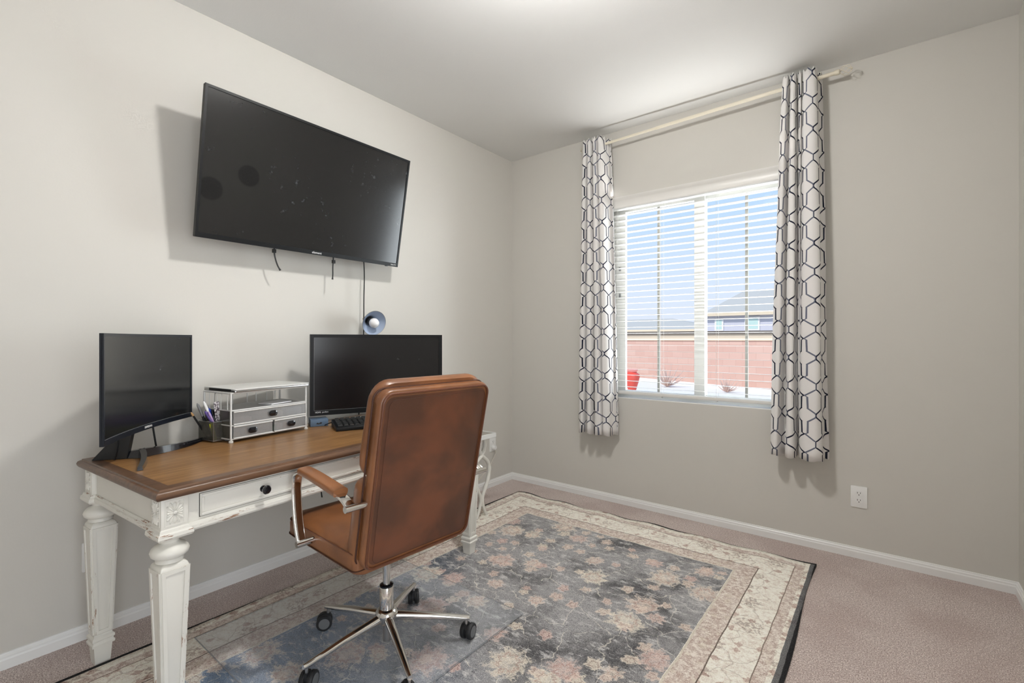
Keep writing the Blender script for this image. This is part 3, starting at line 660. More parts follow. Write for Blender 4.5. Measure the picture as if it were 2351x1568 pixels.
def leg(cx_, cy_, sx_, sy_, zbot):   # cx,cy centre; sx,sy outward directions
    h = 0.036; b = MB()
    b.box((cx_-h, cy_-h, 0.635), (cx_+h, cy_+h, DT-0.034)); b.bevel(0.0015)
    L_ = b.build('leg', 'desk_white', desk)
    # block moulding
    pr = [(0.0, 0.637), (0.004, 0.634), (0.006, 0.626), (0.011, 0.622), (0.012, 0.612), (0.009, 0.606), (0.006, 0.604), (-0.02, 0.604)]
    b = MB(); b.loft([[(cx_-h-o, cy_-h-o, z), (cx_+h+o, cy_-h-o, z), (cx_+h+o, cy_+h+o, z), (cx_-h-o, cy_+h+o, z)] for o, z in pr]); b.build('block_moulding', 'desk_worn', L_, smooth=30)
    b = MB().lathe([(0.030, 0.605), (0.030, 0.600), (0.026, 0.597), (0.024, 0.588), (0.028, 0.583), (0.040, 0.578), (0.048, 0.569), (0.051, 0.560), (0.048, 0.550), (0.040, 0.543), (0.034, 0.541), (0.037, 0.536), (0.037, 0.530), (0.031, 0.526)], (cx_, cy_, 0), n=40); b.build('turned_collar', 'desk_white', L_, smooth=50)
    t0, t1 = 0.0385, 0.0265; z1, z0 = 0.515, 0.112
    def sq(r, z): return [(cx_-r, cy_-r, z), (cx_+r, cy_-r, z), (cx_+r, cy_+r, z), (cx_-r, cy_+r, z)]
    b = MB(); b.loft([sq(t1, z0), sq(t0, z1), sq(t0-0.004, z1+0.009), sq(t0-0.012, z1+0.014)]); b.bevel(0.003, 2, 0.4); b.build('shaft', 'desk_white', L_)
    # raised frame on each face (recessed panel look)
    b = MB(); bw = 0.011
    for ax_, sg in ((0, 1), (0, -1), (1, 1), (1, -1)):
        def F(u_, z, o):
            r = t1+(t0-t1)*(z-z0)/(z1-z0); p = [cx_, cy_, z]; p[ax_] += sg*(r+o); p[1-ax_] += u_*(r-0.0025); return tuple(p)
        za, zb = z0+0.004, z1-0.004
        def inner(u_, z): r = t1+(t0-t1)*(z-z0)/(z1-z0); return u_*(1-bw/r)
        fr = [[(-1, za), (1, za), (1, zb), (-1, zb)], [(inner(-1, za), za+bw*1.1), (inner(1, za), za+bw*1.1), (inner(1, zb), zb-bw*1.1), (inner(-1, zb), zb-bw*1.1)]]
        oo = [b.bm.verts.new(F(u_, z, 0.0035)) for u_, z in fr[0]]; ii = [b.bm.verts.new(F(u_, z, 0.0035)) for u_, z in fr[1]]
        ob_ = [b.bm.verts.new(F(u_, z, -0.002)) for u_, z in fr[0]]; ib = [b.bm.verts.new(F(u_*0.985, z, -0.0005)) for u_, z in fr[1]]
        for j in range(4):
            k = (j+1) % 4; b.bm.faces.new((oo[j], oo[k], ii[k], ii[j])); b.bm.faces.new((ii[j], ii[k], ib[k], ib[j])); b.bm.faces.new((oo[k], oo[j], ob_[j], ob_[k]))
    b.build('panel_frame', 'desk_worn_v', L_, smooth=0)
    b = MB(); b.loft([sq(r, z) for r, z in ((0.0225, zbot), (0.027, 0.068), (0.033, 0.070), (0.034, 0.078), (0.030, 0.083), (0.030, 0.088), (0.033, 0.092), (0.033, 0.100), (0.027, 0.106), (0.027, 0.113))]); b.build('foot', 'desk_white', L_, smooth=0)
    hh = 0.035; hw = 0.0235; zc = 0.682
    for face in ('x', 'y'):
        bb = MB()
        if face == 'x': rosette(cy_, zc, hw, hh, bb, 'x', cx_+h+0.0006)
        else: rosette(cx_, zc, hw, hh, bb, 'y', cy_-h-0.0006)
        (bb.lathe([(0.006, 0), (0.005, 0.004), (0.001, 0.006)], (cx_+h, cy_, zc), (1, 0, 0), 12) if face == 'x' else bb.lathe([(0.006, 0), (0.005, 0.004), (0.001, 0.006)], (cx_, cy_-h, zc), (0, -1, 0), 12))
        # square frame round the leaves
        for (u0, u1, v0, v1) in ((-hw-.003, hw+.003, hh, hh+.003), (-hw-.003, hw+.003, -hh-.003, -hh), (-hw-.003, -hw, -hh, hh), (hw, hw+.003, -hh, hh)):
            if face == 'x': bb.box((cx_+h-0.001, cy_+u0, zc+v0), (cx_+h+0.0012, cy_+u1, zc+v1))
            else: bb.box((cx_+u0, cy_-h-0.0012, zc+v0), (cx_+u1, cy_-h+0.001, zc+v1))
        bb.build('rosette', 'desk_white', L_, smooth=0)
li = 0.020+0.036
for cx_, cy_, zb in ((-li, li, 0.009), (-DW+li, li, 0.0), (-li, DL-li, 0.009), (-DW+li, DL-li, 0.0)): leg(cx_, cy_, 0, 0, zb)

# cables hanging behind the desk
def cable(name, label, pts, r, mat, n=8, cat='cable', group=None):
    P = bez(pts, n); o = MB().tube([p-P[0] for p in P], r, 8).build(name, mat, loc=tuple(P[0])); return tag(o, label, cat, group)
cable('cable', 'black power cord falling straight down the wall from under the television', [(0.075, -1.545, 1.72), (0.06, -1.527, 1.60), (0.06, -1.530, 1.45), (0.062, -1.533, 1.25), (0.06, -1.54, 1.0), (0.05, -1.56, 0.74), (0.05, -1.58, 0.62), (0.04, -1.6, 0.45)], 0.0034, 'black_plastic')
cable('monitor_cable', 'black cable dangling under the curved monitor beside its neck', [(0.335, -2.755, 0.93), (0.336, -2.760, 0.85), (0.330, -2.763, 0.80), (0.322, -2.768, 0.7635)], 0.0035, 'black_plastic')
cable('monitor_cable', 'black cable dangling under the middle of the curved monitor', [(0.235, -2.640, 0.95), (0.238, -2.632, 0.87), (0.234, -2.622, 0.80), (0.228, -2.615, 0.7635)], 0.0035, 'black_plastic')
cable('floor_cable', 'black cable end tucked behind the back left desk leg', [(0.03, -2.74, 0.20), (0.022, -2.765, 0.17), (0.02, -2.766, 0.12), (0.022, -2.764, 0.075)], 0.005, 'black_plastic')
cable('dangling_cable', 'thin black cable hanging below the desk apron behind the armrest', [(0.30, -1.95, 0.64), (0.29, -1.95, 0.56), (0.285, -1.94, 0.46), (0.28, -1.93, 0.40)], 0.003, 'black_plastic')

# ------------------------------------------------------------------ television
TVW, TVH = 1.12, 0.65
tv = thing('television', 'large black flat television tilted down from the wall', 'television', (0.195, -1.893, 1.977), rot=(0, math.radians(10.6), math.radians(0.7)))
# local: +x faces the room, y across, z up
b = MB(); fw = 0.011; fb = 0.022
b.box((-0.022, -TVW/2, -TVH/2), (-0.004, TVW/2, TVH/2)); b.bevel(0.003)
for q_ in ((-TVW/2, TVW/2, TVH/2-fw, TVH/2), (-TVW/2, TVW/2, -TVH/2, -TVH/2+fb), (-TVW/2, -TVW/2+fw, -TVH/2+fb, TVH/2-fw), (TVW/2-fw, TVW/2, -TVH/2+fb, TVH/2-fw)): b.box((-0.006, q_[0], q_[2]), (0.004, q_[1], q_[3]))
b.build('bezel', 'black_plastic', tv, smooth=0)
MB().box((-0.004, -TVW/2+fw, -TVH/2+fb), (0.0005, TVW/2-fw, TVH/2-fw)).build('screen', 'tv_screen', tv, smooth=0)
MB().hexa([(-0.022, -0.48, -0.29), (-0.022, 0.48, -0.29), (-0.022, 0.48, 0.10), (-0.022, -0.48, 0.10)], [(-0.065, -0.42, -0.24), (-0.065, 0.42, -0.24), (-0.065, 0.42, 0.06), (-0.065, -0.42, 0.06)]).build('rear_housing', 'black_matte', tv)
text('wordmark', 'element', 0.017, 'white_text', tv, (0.0046, 0.015, -TVH/2+0.011), (PI/2, 0, PI/2))
text('wordmark', 'Roku TV', 0.010, 'white_text', tv, (0.0046, 0.523, -TVH/2+0.011), (PI/2, 0, PI/2))
MB().box((-0.010, 0.47, -TVH/2-0.004), (-0.002, 0.49, -TVH/2+0.001)).bevel(0.001).build('sensor', 'black_gloss', tv)
wm = thing('wall_mount', 'black wall mount bracket behind the television with two hanging pull straps', 'wall mount', (0.0, -1.90, 1.95))
MB().box((0, -0.25, -0.12), (0.012, 0.25, 0.12)).bevel(0.003).build('wall_plate', 'black_matte', wm)
for s_ in (-1, 1): MB().box((0.012, s_*0.19-0.015, -0.16), (0.085, s_*0.19+0.015, 0.18)).build('arm', 'black_matte', wm)
def strap(pts, kn):
    P = bez(pts, 6); b = MB(); w_ = 0.006
    b.tube(P, [0.004]*(len(P)-3)+[0.005, 0.0055, 0.006], 8, flat=0.45, up=(0, 1, 0)); b.box((kn[0]-0.006, kn[1]-0.008, kn[2]-0.009), (kn[0]+0.006, kn[1]+0.008, kn[2]+0.009)); o = b.build('pull_strap', 'black_matte', wm); return o
o_ = Vector((0, -1.90, 1.95))
strap([Vector(p)-o_ for p in ((0.10, -2.085, 1.72), (0.10, -2.085, 1.65), (0.10, -2.080, 1.615), (0.10, -2.068, 1.58), (0.10, -2.054, 1.557))], Vector((0.10, -2.086, 1.652))-o_)
strap([Vector(p)-o_ for p in ((0.10, -1.757, 1.70), (0.10, -1.757, 1.65), (0.10, -1.760, 1.61), (0.10, -1.760, 1.57), (0.10, -1.762, 1.540))], Vector((0.10, -1.755, 1.640))-o_)

# ------------------------------------------------------------------ desk lamp behind the big monitor
lp = thing('desk_lamp', 'small grey gooseneck lamp behind the wide monitor with its shade turned to the room', 'lamp', (0.15, -1.40, DT))
sc = Vector((0.15, -1.522, 1.301))-Vector((0.15, -1.40, DT)); ax = (Vector((1.35, -1.68, 0.95))-Vector((0.15, -1.522, 1.30))).normalized()
prof = [(0.018, -0.085), (0.024, -0.088), (0.028, -0.080), (0.034, -0.050), (0.044, -0.040), (0.062, -0.020), (0.073, 0.0), (0.075, 0.003)]
MB().lathe(prof, sc, ax, 40, cap=False).build('lamp_shade', 'lamp_outer', lp, smooth=60)
sh_in = MB().lathe([(r-0.0018, z+0.0005) for r, z in prof], sc, ax, 40, cap=False).build('shade_lining', 'lamp_inner', lp, smooth=60)
MB().lathe([(0.018, -0.083), (0.024, -0.06), (0.024, -0.035), (0.014, -0.033)], sc, ax, 24).build('socket', 'black_matte', lp)
MB().lathe([(0.012, -0.035), (0.015, -0.030), (0.027, -0.012), (0.030, 0.0), (0.026, 0.015), (0.014, 0.026), (0.001, 0.029)], sc, ax, 28).build('bulb', 'bulb', lp, smooth=60)
neck = bez([sc-ax*0.085, sc-ax*0.12+Vector((0, 0, -0.02)), Vector((-0.05, 0.02, 0.35)), Vector((-0.02, 0.0, 0.15)), Vector((0, 0, 0.018))], 8)
MB().tube(neck, 0.006, 10).build('gooseneck', 'lamp_outer', lp)
MB().lathe([(0.07, 0.0005), (0.072, 0.008), (0.06, 0.018), (0.012, 0.024), (0.008, 0.03)], n=32).build('base', 'lamp_outer', lp)

# ------------------------------------------------------------------ wide monitor (flat) facing the chair
rx = Vector((0.395, 0.919, 0)).normalized(); MW, MHh = 0.713, 0.420
m2 = thing('computer_monitor', 'wide flat black monitor behind the office chair', 'monitor', (0.356, -1.63, DT), math.atan2(rx.y, rx.x))
# local: x across, -y faces the viewer, z up ; centre height
zc = 1.020-DT; y0 = 0.0
b = MB()
for q_ in ((-MW/2, MW/2, MHh/2-0.016, MHh/2), (-MW/2, MW/2, -MHh/2, -MHh/2+0.026), (-MW/2, -MW/2+0.018, -MHh/2+0.026, MHh/2-0.016), (MW/2-0.018, MW/2, -MHh/2+0.026, MHh/2-0.016)): b.box((q_[0], y0-0.004, zc+q_[2]), (q_[1], y0+0.012, zc+q_[3]))
b.box((-MW/2, y0+0.004, zc-MHh/2), (MW/2, y0+0.024, zc+MHh/2)); b.build('bezel', 'black_plastic', m2, smooth=0)
MB().box((-MW/2+0.018, y0-0.001, zc-MHh/2+0.026), (MW/2-0.018, y0+0.004, zc+MHh/2-0.016)).build('screen', 'mon_screen', m2, smooth=0)
b = MB(); b.box((-MW/2+0.0175, y0-0.0045, zc-MHh/2+0.0255), (MW/2-0.0175, y0-0.0038, zc-MHh/2+0.0268)); b.box((-MW/2+0.0175, y0-0.0045, zc-MHh/2+0.0255), (-MW/2+0.0186, y0-0.0038, zc+MHh/2-0.017)); b.build('screen_rim', 'grey_plastic', m2)
text('wordmark', 'HDMI', 0.011, 'white_text', m2, (-MW/2+0.037, y0-0.0046, zc-MHh/2+0.0165), (PI/2, 0, 0))
text('wordmark', 'pavilion', 0.010, 'white_text', m2, (-MW/2+0.072, y0-0.0046, zc-MHh/2+0.017), (PI/2, 0, 0))
MB().hexa([(-0.2, y0+0.024, zc-0.13), (0.2, y0+0.024, zc-0.13), (0.2, y0+0.024, zc+0.13), (-0.2, y0+0.024, zc+0.13)], [(-0.14, y0+0.05, zc-0.09), (0.14, y0+0.05, zc-0.09), (0.14, y0+0.05, zc+0.09), (-0.14, y0+0.05, zc+0.09)]).build('rear_housing', 'black_matte', m2)
MB().box((-0.04, y0+0.03, 0.012), (0.04, y0+0.055, zc)).bevel(0.004).build('stand_neck', 'black_plastic', m2)
MB().prism(rrect(0.26, 0.16, 0.04), 0.0005, 0.012).tf(Matrix.Translation((0, 0.05, 0))).bevel(0.002).build('stand_base', 'black_gloss', m2)
# blue grey box below the monitor's left corner
bx = thing('small_box', 'small blue grey box under the left corner of the wide monitor', 'box', (0.255, -1.945, DT+0.0005), math.atan2(rx.y, rx.x))
MB().box((-0.03, -0.01, 0), (0.055, 0.08, 0.036)).bevel(0.002).build('box_body', 'bluegrey', bx)
b = MB(); b.prism([(-0.004, 0.014), (0.004, 0.020), (0.010, 0.015), (0.016, 0.021), (0.026, 0.020), (0.022, 0.013), (0.006, 0.011)], -0.0106, -0.0100, 'y'); b.build('box_mark', 'dark_slot', bx)

# ------------------------------------------------------------------ keyboard
kb = thing('keyboard', 'black keyboard on the desk in front of the wide monitor', 'keyboard', (0.464, -1.963, DT+0.0006), math.atan2(rx.y, rx.x))
KW, KD = 0.44, 0.155
b = MB(); b.prism([(0, 0), (0, 0.016), (0.012, 0.020), (KD, 0.036), (KD+0.006, 0.033), (KD+0.004, 0.0)], 0, KW, 'x'); b.bevel(0.002).build('case', 'black_plastic', kb)
kmesh = None
for r_ in range(6):
    for c_ in range(16):
        yy = 0.018+r_*0.0215+(0.004 if r_ == 5 else 0); xx = 0.012+c_*0.0262; zz = 0.0212+(yy-0.012)*0.112
        if kmesh is None:
            kmesh = MB().hexa([(0.0, 0.0, 0), (0.022, 0, 0), (0.022, 0.018, 0.002), (0, 0.018, 0.002)], [(0.003, 0.002, 0.0065), (0.019, 0.002, 0.0065), (0.019, 0.016, 0.0085), (0.003, 0.016, 0.0085)]).build('key', plain('key_plastic', lin(38, 39, 40), 0.28), kb); k_ = kmesh
        else:
            k_ = kmesh.copy(); C.objects.link(k_)
        k_.location = (xx, yy, zz)
cable('keyboard_cable', 'short black cable curving from the back of the keyboard', [(0.345, -1.895, DT+0.02), (0.325, -1.90, DT+0.022), (0.30, -1.905, DT+0.014), (0.275, -1.915, DT+0.003)], 0.0022, 'black_plastic')

# ------------------------------------------------------------------ curved monitor
cr_ = Vector((-0.764, 0.646, 0)).normalized(); cw, chh = 0.613, 0.360; RAD = 1.65
m1 = thing('computer_monitor', 'curved black monitor on the left end of the desk', 'monitor', (0.36, -2.656, DT), math.atan2(cr_.y, cr_.x))
zc = 1.043-DT; N_ = 24
def arc(x, off=0.0): s_ = x/RAD; return (x, -(RAD-math.sqrt(RAD*RAD-x*x))*1.0+off+0.0)
sag = RAD-math.sqrt(RAD*RAD-(cw/2)**2)
def curved(b, x0, x1, z0, z1, f0, f1):
    rings = []
    for i in range(N_+1):
        x = x0+(x1-x0)*i/N_; yb = sag-(RAD-math.sqrt(RAD*RAD-x*x)); rings.append([(x, yb+f0, zc+z0), (x, yb+f1, zc+z0), (x, yb+f1, zc+z1), (x, yb+f0, zc+z1)])
    b.loft(rings)
b = MB(); curved(b, -cw/2, cw/2, -chh/2, chh/2, 0.004, 0.012)
for q_ in ((-cw/2, cw/2, chh/2-0.010, chh/2), (-cw/2, cw/2, -chh/2, -chh/2+0.020), (-cw/2, -cw/2+0.008, -chh/2+0.020, chh/2-0.010), (cw/2-0.008, cw/2, -chh/2+0.020, chh/2-0.010)): curved(b, *q_, -0.001, 0.006)
b.build('bezel', 'navy_edge', m1, smooth=30)
b = MB(); curved(b, -cw/2+0.008, cw/2-0.008, -chh/2+0.020, chh/2-0.010, 0.001, 0.005); b.build('screen', 'mon_screen2', m1, smooth=30)
b = MB(); curved(b, -cw/2+0.006, cw/2-0.006, -chh/2+0.0192, -chh/2+0.0205, -0.0016, -0.0008); b.build('screen_rim', 'grey_plastic', m1, smooth=30)
text('wordmark', 'SAMSUNG', 0.0115, 'white_text', m1, (0.012, sag-0.0013, zc-chh/2+0.0095), (PI/2, 0, 0))
MB().lathe([(0.16, 0.0), (0.14, 0.012), (0.06, 0.02), (0.001, 0.02)], (0, sag+0.011, zc), (0, 1, 0), 32).build('rear_housing', 'navy_edge', m1)
# three-armed stand in world axes converted to local
inv = Matrix.Translation((0.36, -2.656, DT)) @ Matrix.Rotation(math.atan2(cr_.y, cr_.x), 4, 'Z'); inv = inv.inverted()
def Wp(x, y, z): return inv @ Vector((x, y, z))
J = (0.335, -2.69)
def sarm(tip, wj, wt, zj, zt2, bend=(0, 0)):
    d_ = Vector((tip[0]-J[0], tip[1]-J[1])); n_ = Vector((-d_.y, d_.x)).normalized(); rings = []
    for k in range(9):
        f = k/8; c_ = Vector(J)+d_*f+Vector(bend)*math.sin(PI*f); w_ = wj+(wt-wj)*f; zt_ = zj+(zt2-zj)*f
        rings.append([Wp(c_.x-n_.x*w_, c_.y-n_.y*w_, DT+0.001), Wp(c_.x+n_.x*w_, c_.y+n_.y*w_, DT+0.001), Wp(c_.x+n_.x*w_*0.8, c_.y+n_.y*w_*0.8, zt_), Wp(c_.x-n_.x*w_*0.8, c_.y-n_.y*w_*0.8, zt_)])
    b = MB(); b.loft(rings); return b
b = sarm((0.175, -2.435), 0.013, 0.008, 0.792, 0.774, (0.02, 0.02)); b.build('stand_arm', 'black_gloss', m1)
b = sarm((0.560, -2.752), 0.013, 0.008, 0.792, 0.774, (-0.005, 0.01)); b.build('stand_arm', 'black_gloss', m1)
b = sarm((0.235, -2.800), 0.022, 0.010, 0.792, 0.768); b.build('stand_arm', 'black_gloss', m1)
b = MB(); b.loft([[Wp(0.262, -2.822, 0.7615), Wp(0.325, -2.735, 0.7615), Wp(0.305, -2.720, 0.7615), Wp(0.235, -2.800, 0.7615)], [Wp(0.318, -2.757, 0.86), Wp(0.342, -2.722, 0.86), Wp(0.322, -2.708, 0.86), Wp(0.298, -2.742, 0.86)], [Wp(0.318, -2.735, 1.00), Wp(0.335, -2.712, 1.00), Wp(0.315, -2.698, 1.00), Wp(0.298, -2.720, 1.00)]]); b.build('stand_neck', 'black_matte', m1)

# ------------------------------------------------------------------ organiser
oa = math.atan2(0.99, -0.144)
og = thing('desk_organizer', 'silver wire mesh desk organizer with three small drawers', 'organizer', (0.340, -2.384, DT), oa)
# local x along front (left to right), -y toward the room (front), y to the wall
OW, OD, OH = 0.375, 0.215, 0.214
b = MB(); pr = 0.0042
for x in (0.004, OW-0.004):
    for y in (0.004, OD-0.004): b.tube([(x, y, 0.004), (x, y, OH)], pr, 10)
    b.tube([(x, 0.004, OH-0.003), (x, OD-0.004, OH-0.003)], 0.0032, 8)
for y in (0.004, OD-0.004): b.tube([(0.004, y, OH-0.003), (OW-0.004, y, OH-0.003)], 0.0032, 8)
for z in (0.137, 0.073, 0.014):
    b.tube([(0.004, 0.004, z), (OW-0.004, 0.004, z)], 0.0030, 8)
    for x in (0.004, OW-0.004): b.tube([(x, 0.004, z), (x, OD-0.004, z)], 0.0028, 8)
for x in (0.13, 0.20, 0.245, 0.30, 0.345): b.tube([(x, OD-0.004, 0.14), (x, OD-0.004, OH-0.003)], 0.0022, 6)
for y in (0.03, 0.08, 0.11, 0.17): b.tube([(0.004, y, 0.14), (0.004, y, OH-0.003)], 0.0020, 6)
b.build('frame', 'silver', og)
for x in (0.004, OW-0.004):
    for y in (0.004, OD-0.004): MB().lathe([(0.009, 0.0005), (0.009, 0.008), (0.006, 0.010)], (x, y, 0), n=14).build('foot', 'clear_plastic', og)
MB().box((0.006, 0.006, 0.1375), (OW-0.006, OD-0.006, 0.1385)).build('shelf', 'mesh_silver', og, smooth=0)
b = MB(); b.box((0.005, 0.010, 0.016), (0.006, OD-0.006, 0.136)); b.box((OW-0.006, 0.010, 0.016), (OW-0.005, OD-0.006, 0.136)); b.box((0.006, OD-0.006, 0.016), (OW-0.006, OD-0.005, 0.136)); b.build('side_mesh', 'mesh_dark', og, smooth=0)
def odrawer(x0, x1, z0, z1, hx):
    b = MB(); r = 0.0028
    b.tube([(x0, -0.001, z0), (x1, -0.001, z0), (x1, -0.001, z1), (x0, -0.001, z1)], r, 8, closed=True, flat=1.0); b.tube([(x0, -0.003, z1), (x1, -0.003, z1)], 0.0034, 8); b.tube([(x0, -0.003, z0), (x1, -0.003, z0)], 0.0030, 8); d = b.build('drawer', 'silver', og)
    b = MB(); b.box((x0, -0.0015, z0), (x1, -0.0005, z1)); b.box((x0, 0, z0), (x1, OD-0.02, z0+0.001)); b.box((x0, 0, z0), (x0+0.001, OD-0.02, z1)); b.box((x1-0.001, 0, z0), (x1, OD-0.02, z1)); b.box((x0, OD-0.021, z0), (x1, OD-0.02, z1)); b.build('drawer_mesh', 'mesh_silver', d, smooth=0)
    zc_ = (z0+z1)/2; pts = rrect(0.040, 0.026, 0.0125, 6); b = MB(); b.prism([(hx+x, zc_+z) for x, z in pts], -0.009, -0.0035, 'y'); b.bevel(0.0015); b.tube([(hx-0.013, -0.010, zc_), (hx, -0.013, zc_), (hx+0.013, -0.010, zc_)], 0.002, 6); b.build('handle', 'black_gloss', d)
odrawer(0.012, OW-0.012, 0.078, 0.131, 0.192)
odrawer(0.012, 0.190, 0.018, 0.068, 0.095)
odrawer(0.200, OW-0.012, 0.018, 0.068, 0.285)
def inside(name, label, cat, lo, hi, mat, bev=0.002, grp=None):
    c_ = Vector(((lo[0]+hi[0])/2, (lo[1]+hi[1])/2, lo[2])); wloc = og.matrix_basis @ c_
    o = MB().box(tuple(Vector(lo)-c_), tuple(Vector(hi)-c_)).bevel(bev).build(name, mat, loc=tuple(wloc), rot=(0, 0, oa)); return tag(o, label, cat)
bpy.context.view_layer.update()
inside('eraser_pack', 'white ribbed pack lying in the left of the top mesh drawer', 'office supply', (0.016, 0.010, 0.0795), (0.100, 0.05, 0.101), 'paper')
inside('plastic_pouch', 'pale blue plastic pouch in the right of the top mesh drawer', 'office supply', (0.27, 0.012, 0.0795), (0.355, 0.06, 0.115), 'paleblue', 0.008)
inside('plastic_pouch', 'small white pouch behind the handle of the top mesh drawer', 'office supply', (0.225, 0.02, 0.0795), (0.262, 0.06, 0.108), 'paper', 0.008)
inside('sticky_pad', 'pale yellow sticky pad by the top drawer handle', 'office supply', (0.205, 0.008, 0.0795), (0.222, 0.03, 0.092), 'yellow')
inside('glue_stick', 'white capped glue stick in the lower left mesh drawer', 'office supply', (0.018, 0.010, 0.0195), (0.050, 0.03, 0.038), 'white_plastic', 0.006)
inside('marker', 'grey marker in the lower left mesh drawer', 'pen', (0.055, 0.010, 0.0195), (0.12, 0.02, 0.029), 'grey_plastic', 0.003)
inside('note_pad', 'pale blue pad standing in the lower left mesh drawer', 'office supply', (0.03, 0.04, 0.0195), (0.085, 0.05, 0.058), 'paleblue')
inside('tape_roll', 'green tape piece at the left of the lower right mesh drawer', 'office supply', (0.204, 0.006, 0.0195), (0.216, 0.03, 0.048), 'green', 0.004)
inside('plastic_pouch', 'crumpled white pouch in the lower right mesh drawer', 'office supply', (0.22, 0.012, 0.0195), (0.252, 0.05, 0.05), 'paper', 0.008)
inside('glue_pot', 'orange cap behind the handle of the lower right mesh drawer', 'office supply', (0.262, 0.008, 0.0195), (0.285, 0.03, 0.047), 'orange', 0.004)
# laptop and card on it
lt = thing('laptop', 'closed silver laptop lying on top of the mesh organizer', 'laptop', tuple(og.matrix_basis @ Vector((0.008, -0.012, OH+0.0005))), oa)
MB().prism([(x+0.19, y+0.125) for x, y in rrect(0.372, 0.245, 0.010)], 0.0, 0.008).bevel(0.001).build('base', 'steel', lt)
MB().prism([(x+0.19, y+0.125) for x, y in rrect(0.372, 0.245, 0.010)], 0.009, 0.0155).bevel(0.0015).build('lid', 'silver', lt)
MB().box((0.0045, 0.03, 0.002), (0.0035, 0.20, 0.013)).build('ports', 'black_matte', lt)
cd_ = MB().prism(rrect(0.13, 0.08, 0.004), 0, 0.004).build('note_card', 'paper', loc=tuple(og.matrix_basis @ Vector((0.255, 0.075, 0.1392))), rot=(0, 0, oa+0.25)); tag(cd_, 'white card lying on the middle shelf of the organizer', 'card')
# pen cup
pc = thing('pen_cup', 'pewter mesh pen holder hanging at the left side of the organizer', 'pen holder', (0.272, -2.425, DT+0.004), oa)
CWd, CDp, CHt = 0.052, 0.120, 0.083
b = MB()
for lo, hi in (((0, 0, 0), (CWd, 0.0008, CHt)), ((0, CDp, 0), (CWd, CDp+0.0008, CHt)), ((0, 0, 0), (0.0008, CDp, CHt)), ((CWd, 0, 0), (CWd+0.0008, CDp, CHt)), ((0, 0, 0), (CWd, CDp, 0.0008))): b.box(lo, hi)
b.build('mesh_wall', 'mesh_dark', pc, smooth=0)
b = MB()
for z in (0.0025, CHt):
    b.tube([(0, 0, z), (CWd, 0, z), (CWd, CDp, z), (0, CDp, z)], 0.0028, 8, closed=True)
for x, y in ((0, 0), (CWd, 0), (CWd, CDp), (0, CDp)): b.tube([(x, y, 0), (x, y, CHt)], 0.0018, 6)
b.tube(bez([(CWd-0.004, 0.08, CHt), (CWd-0.004, 0.08, CHt+0.09), (CWd, 0.08, CHt+0.125), (CWd+0.01, 0.08, CHt+0.127)], 5), 0.002, 6)
b.tube(bez([(CWd-0.004, 0.03, CHt), (CWd-0.004, 0.03, CHt+0.09), (CWd, 0.03, CHt+0.125), (CWd+0.01, 0.03, CHt+0.127)], 5), 0.002, 6); b.build('wire_rim', 'steel', pc)
pcw = Matrix.Translation((0.272, -2.425, DT+0.004)) @ Matrix.Rotation(oa, 4, 'Z')
def pen(label, p0, p1, r, mat, tipm, cat='pen', name='pen'):
    a0, a1 = pcw @ Vector(p0), pcw @ (Vector(p1)+(Vector((-0.008, 0.008, 0.012)) if name != 'highlighter' else Vector((0, 0, 0)))); cf = 0.86 if tipm == 'wood_pencil' else 0.62; L_ = (a1-a0).length; qd = Vector((0, 0, 1)).rotation_difference((a1-a0).normalized())
    t = bpy.data.objects.new(name, None); C.objects.link(t); t.location = a0; t.rotation_euler = qd.to_euler(); tag(t, label, cat, 'pens and pencils in the mesh holder')
    MB().lathe([(r*0.9, 0), (r, 0.004), (r, L_*cf), (r*0.95, L_*cf+0.001)], n=12).build('barrel', mat, t)
    MB().lathe([(r*1.12, L_*cf), (r*1.12, L_*0.94), (r*0.7, L_*0.97), (r*0.4, L_)], n=12).build('cap', tipm, t); return t
pen('bright blue pen with white tip leaning left in the mesh holder', (0.04, 0.030, 0.01), (0.004, 0.062, 0.158), 0.0055, 'blue', 'white_plastic')
pen('dark grey pen, tallest at the left of the mesh holder', (0.03, 0.07, 0.01), (-0.012, 0.082, 0.150), 0.005, 'black_plastic', 'grey_plastic')
pen('purple pen leaning left at the front of the mesh holder', (0.045, 0.012, 0.01), (-0.004, 0.035, 0.118), 0.0055, 'purple', 'purple')
pen('lilac pencil beside the purple pen in the mesh holder', (0.044, 0.024, 0.01), (0.003, 0.022, 0.117), 0.004, 'lilac', 'lilac', 'pencil', 'pencil')
pen('black pencil with bare wooden end sticking out low at the left of the holder', (0.02, 0.09, 0.01), (-0.030, 0.095, 0.112), 0.004, 'black_plastic', 'wood_pencil', 'pencil', 'pencil')
pen('thick blue marker in the middle of the mesh holder', (0.042, 0.05, 0.01), (0.018, 0.055, 0.128), 0.008, 'blue', 'blue', 'marker', 'marker')
pen('black marker with clip at the right of the mesh holder', (0.046, 0.04, 0.01), (0.032, 0.05, 0.118), 0.007, 'black_plastic', 'black_gloss', 'marker', 'marker')
pen('yellow highlighter standing in the front corner of the mesh holder', (0.014, 0.012, 0.003), (0.006, 0.03, 0.078), 0.0075, 'yellow', 'yellow', 'highlighter', 'highlighter')
a = NT('printed_card'); v = a.obj(); nz = a.noise(a.mapping(v, (90, 90, 90)), 1.2, 2); a.col(a.mix(a.step(nz.outputs[0], 0.5, 0.54), lin(214, 210, 212), lin(92, 82, 90))); M['printed'] = a.m
st = MB().box((-0.011, -0.0006, 0), (0.011, 0.0006, 0.115)).build('sticker_sheet', 'printed', loc=tuple(pcw @ Vector((0.034, 0.022, 0.055))), rot=(0.05, -0.12, oa)); tag(st, 'tall printed paper strip standing in the mesh holder', 'paper strip')
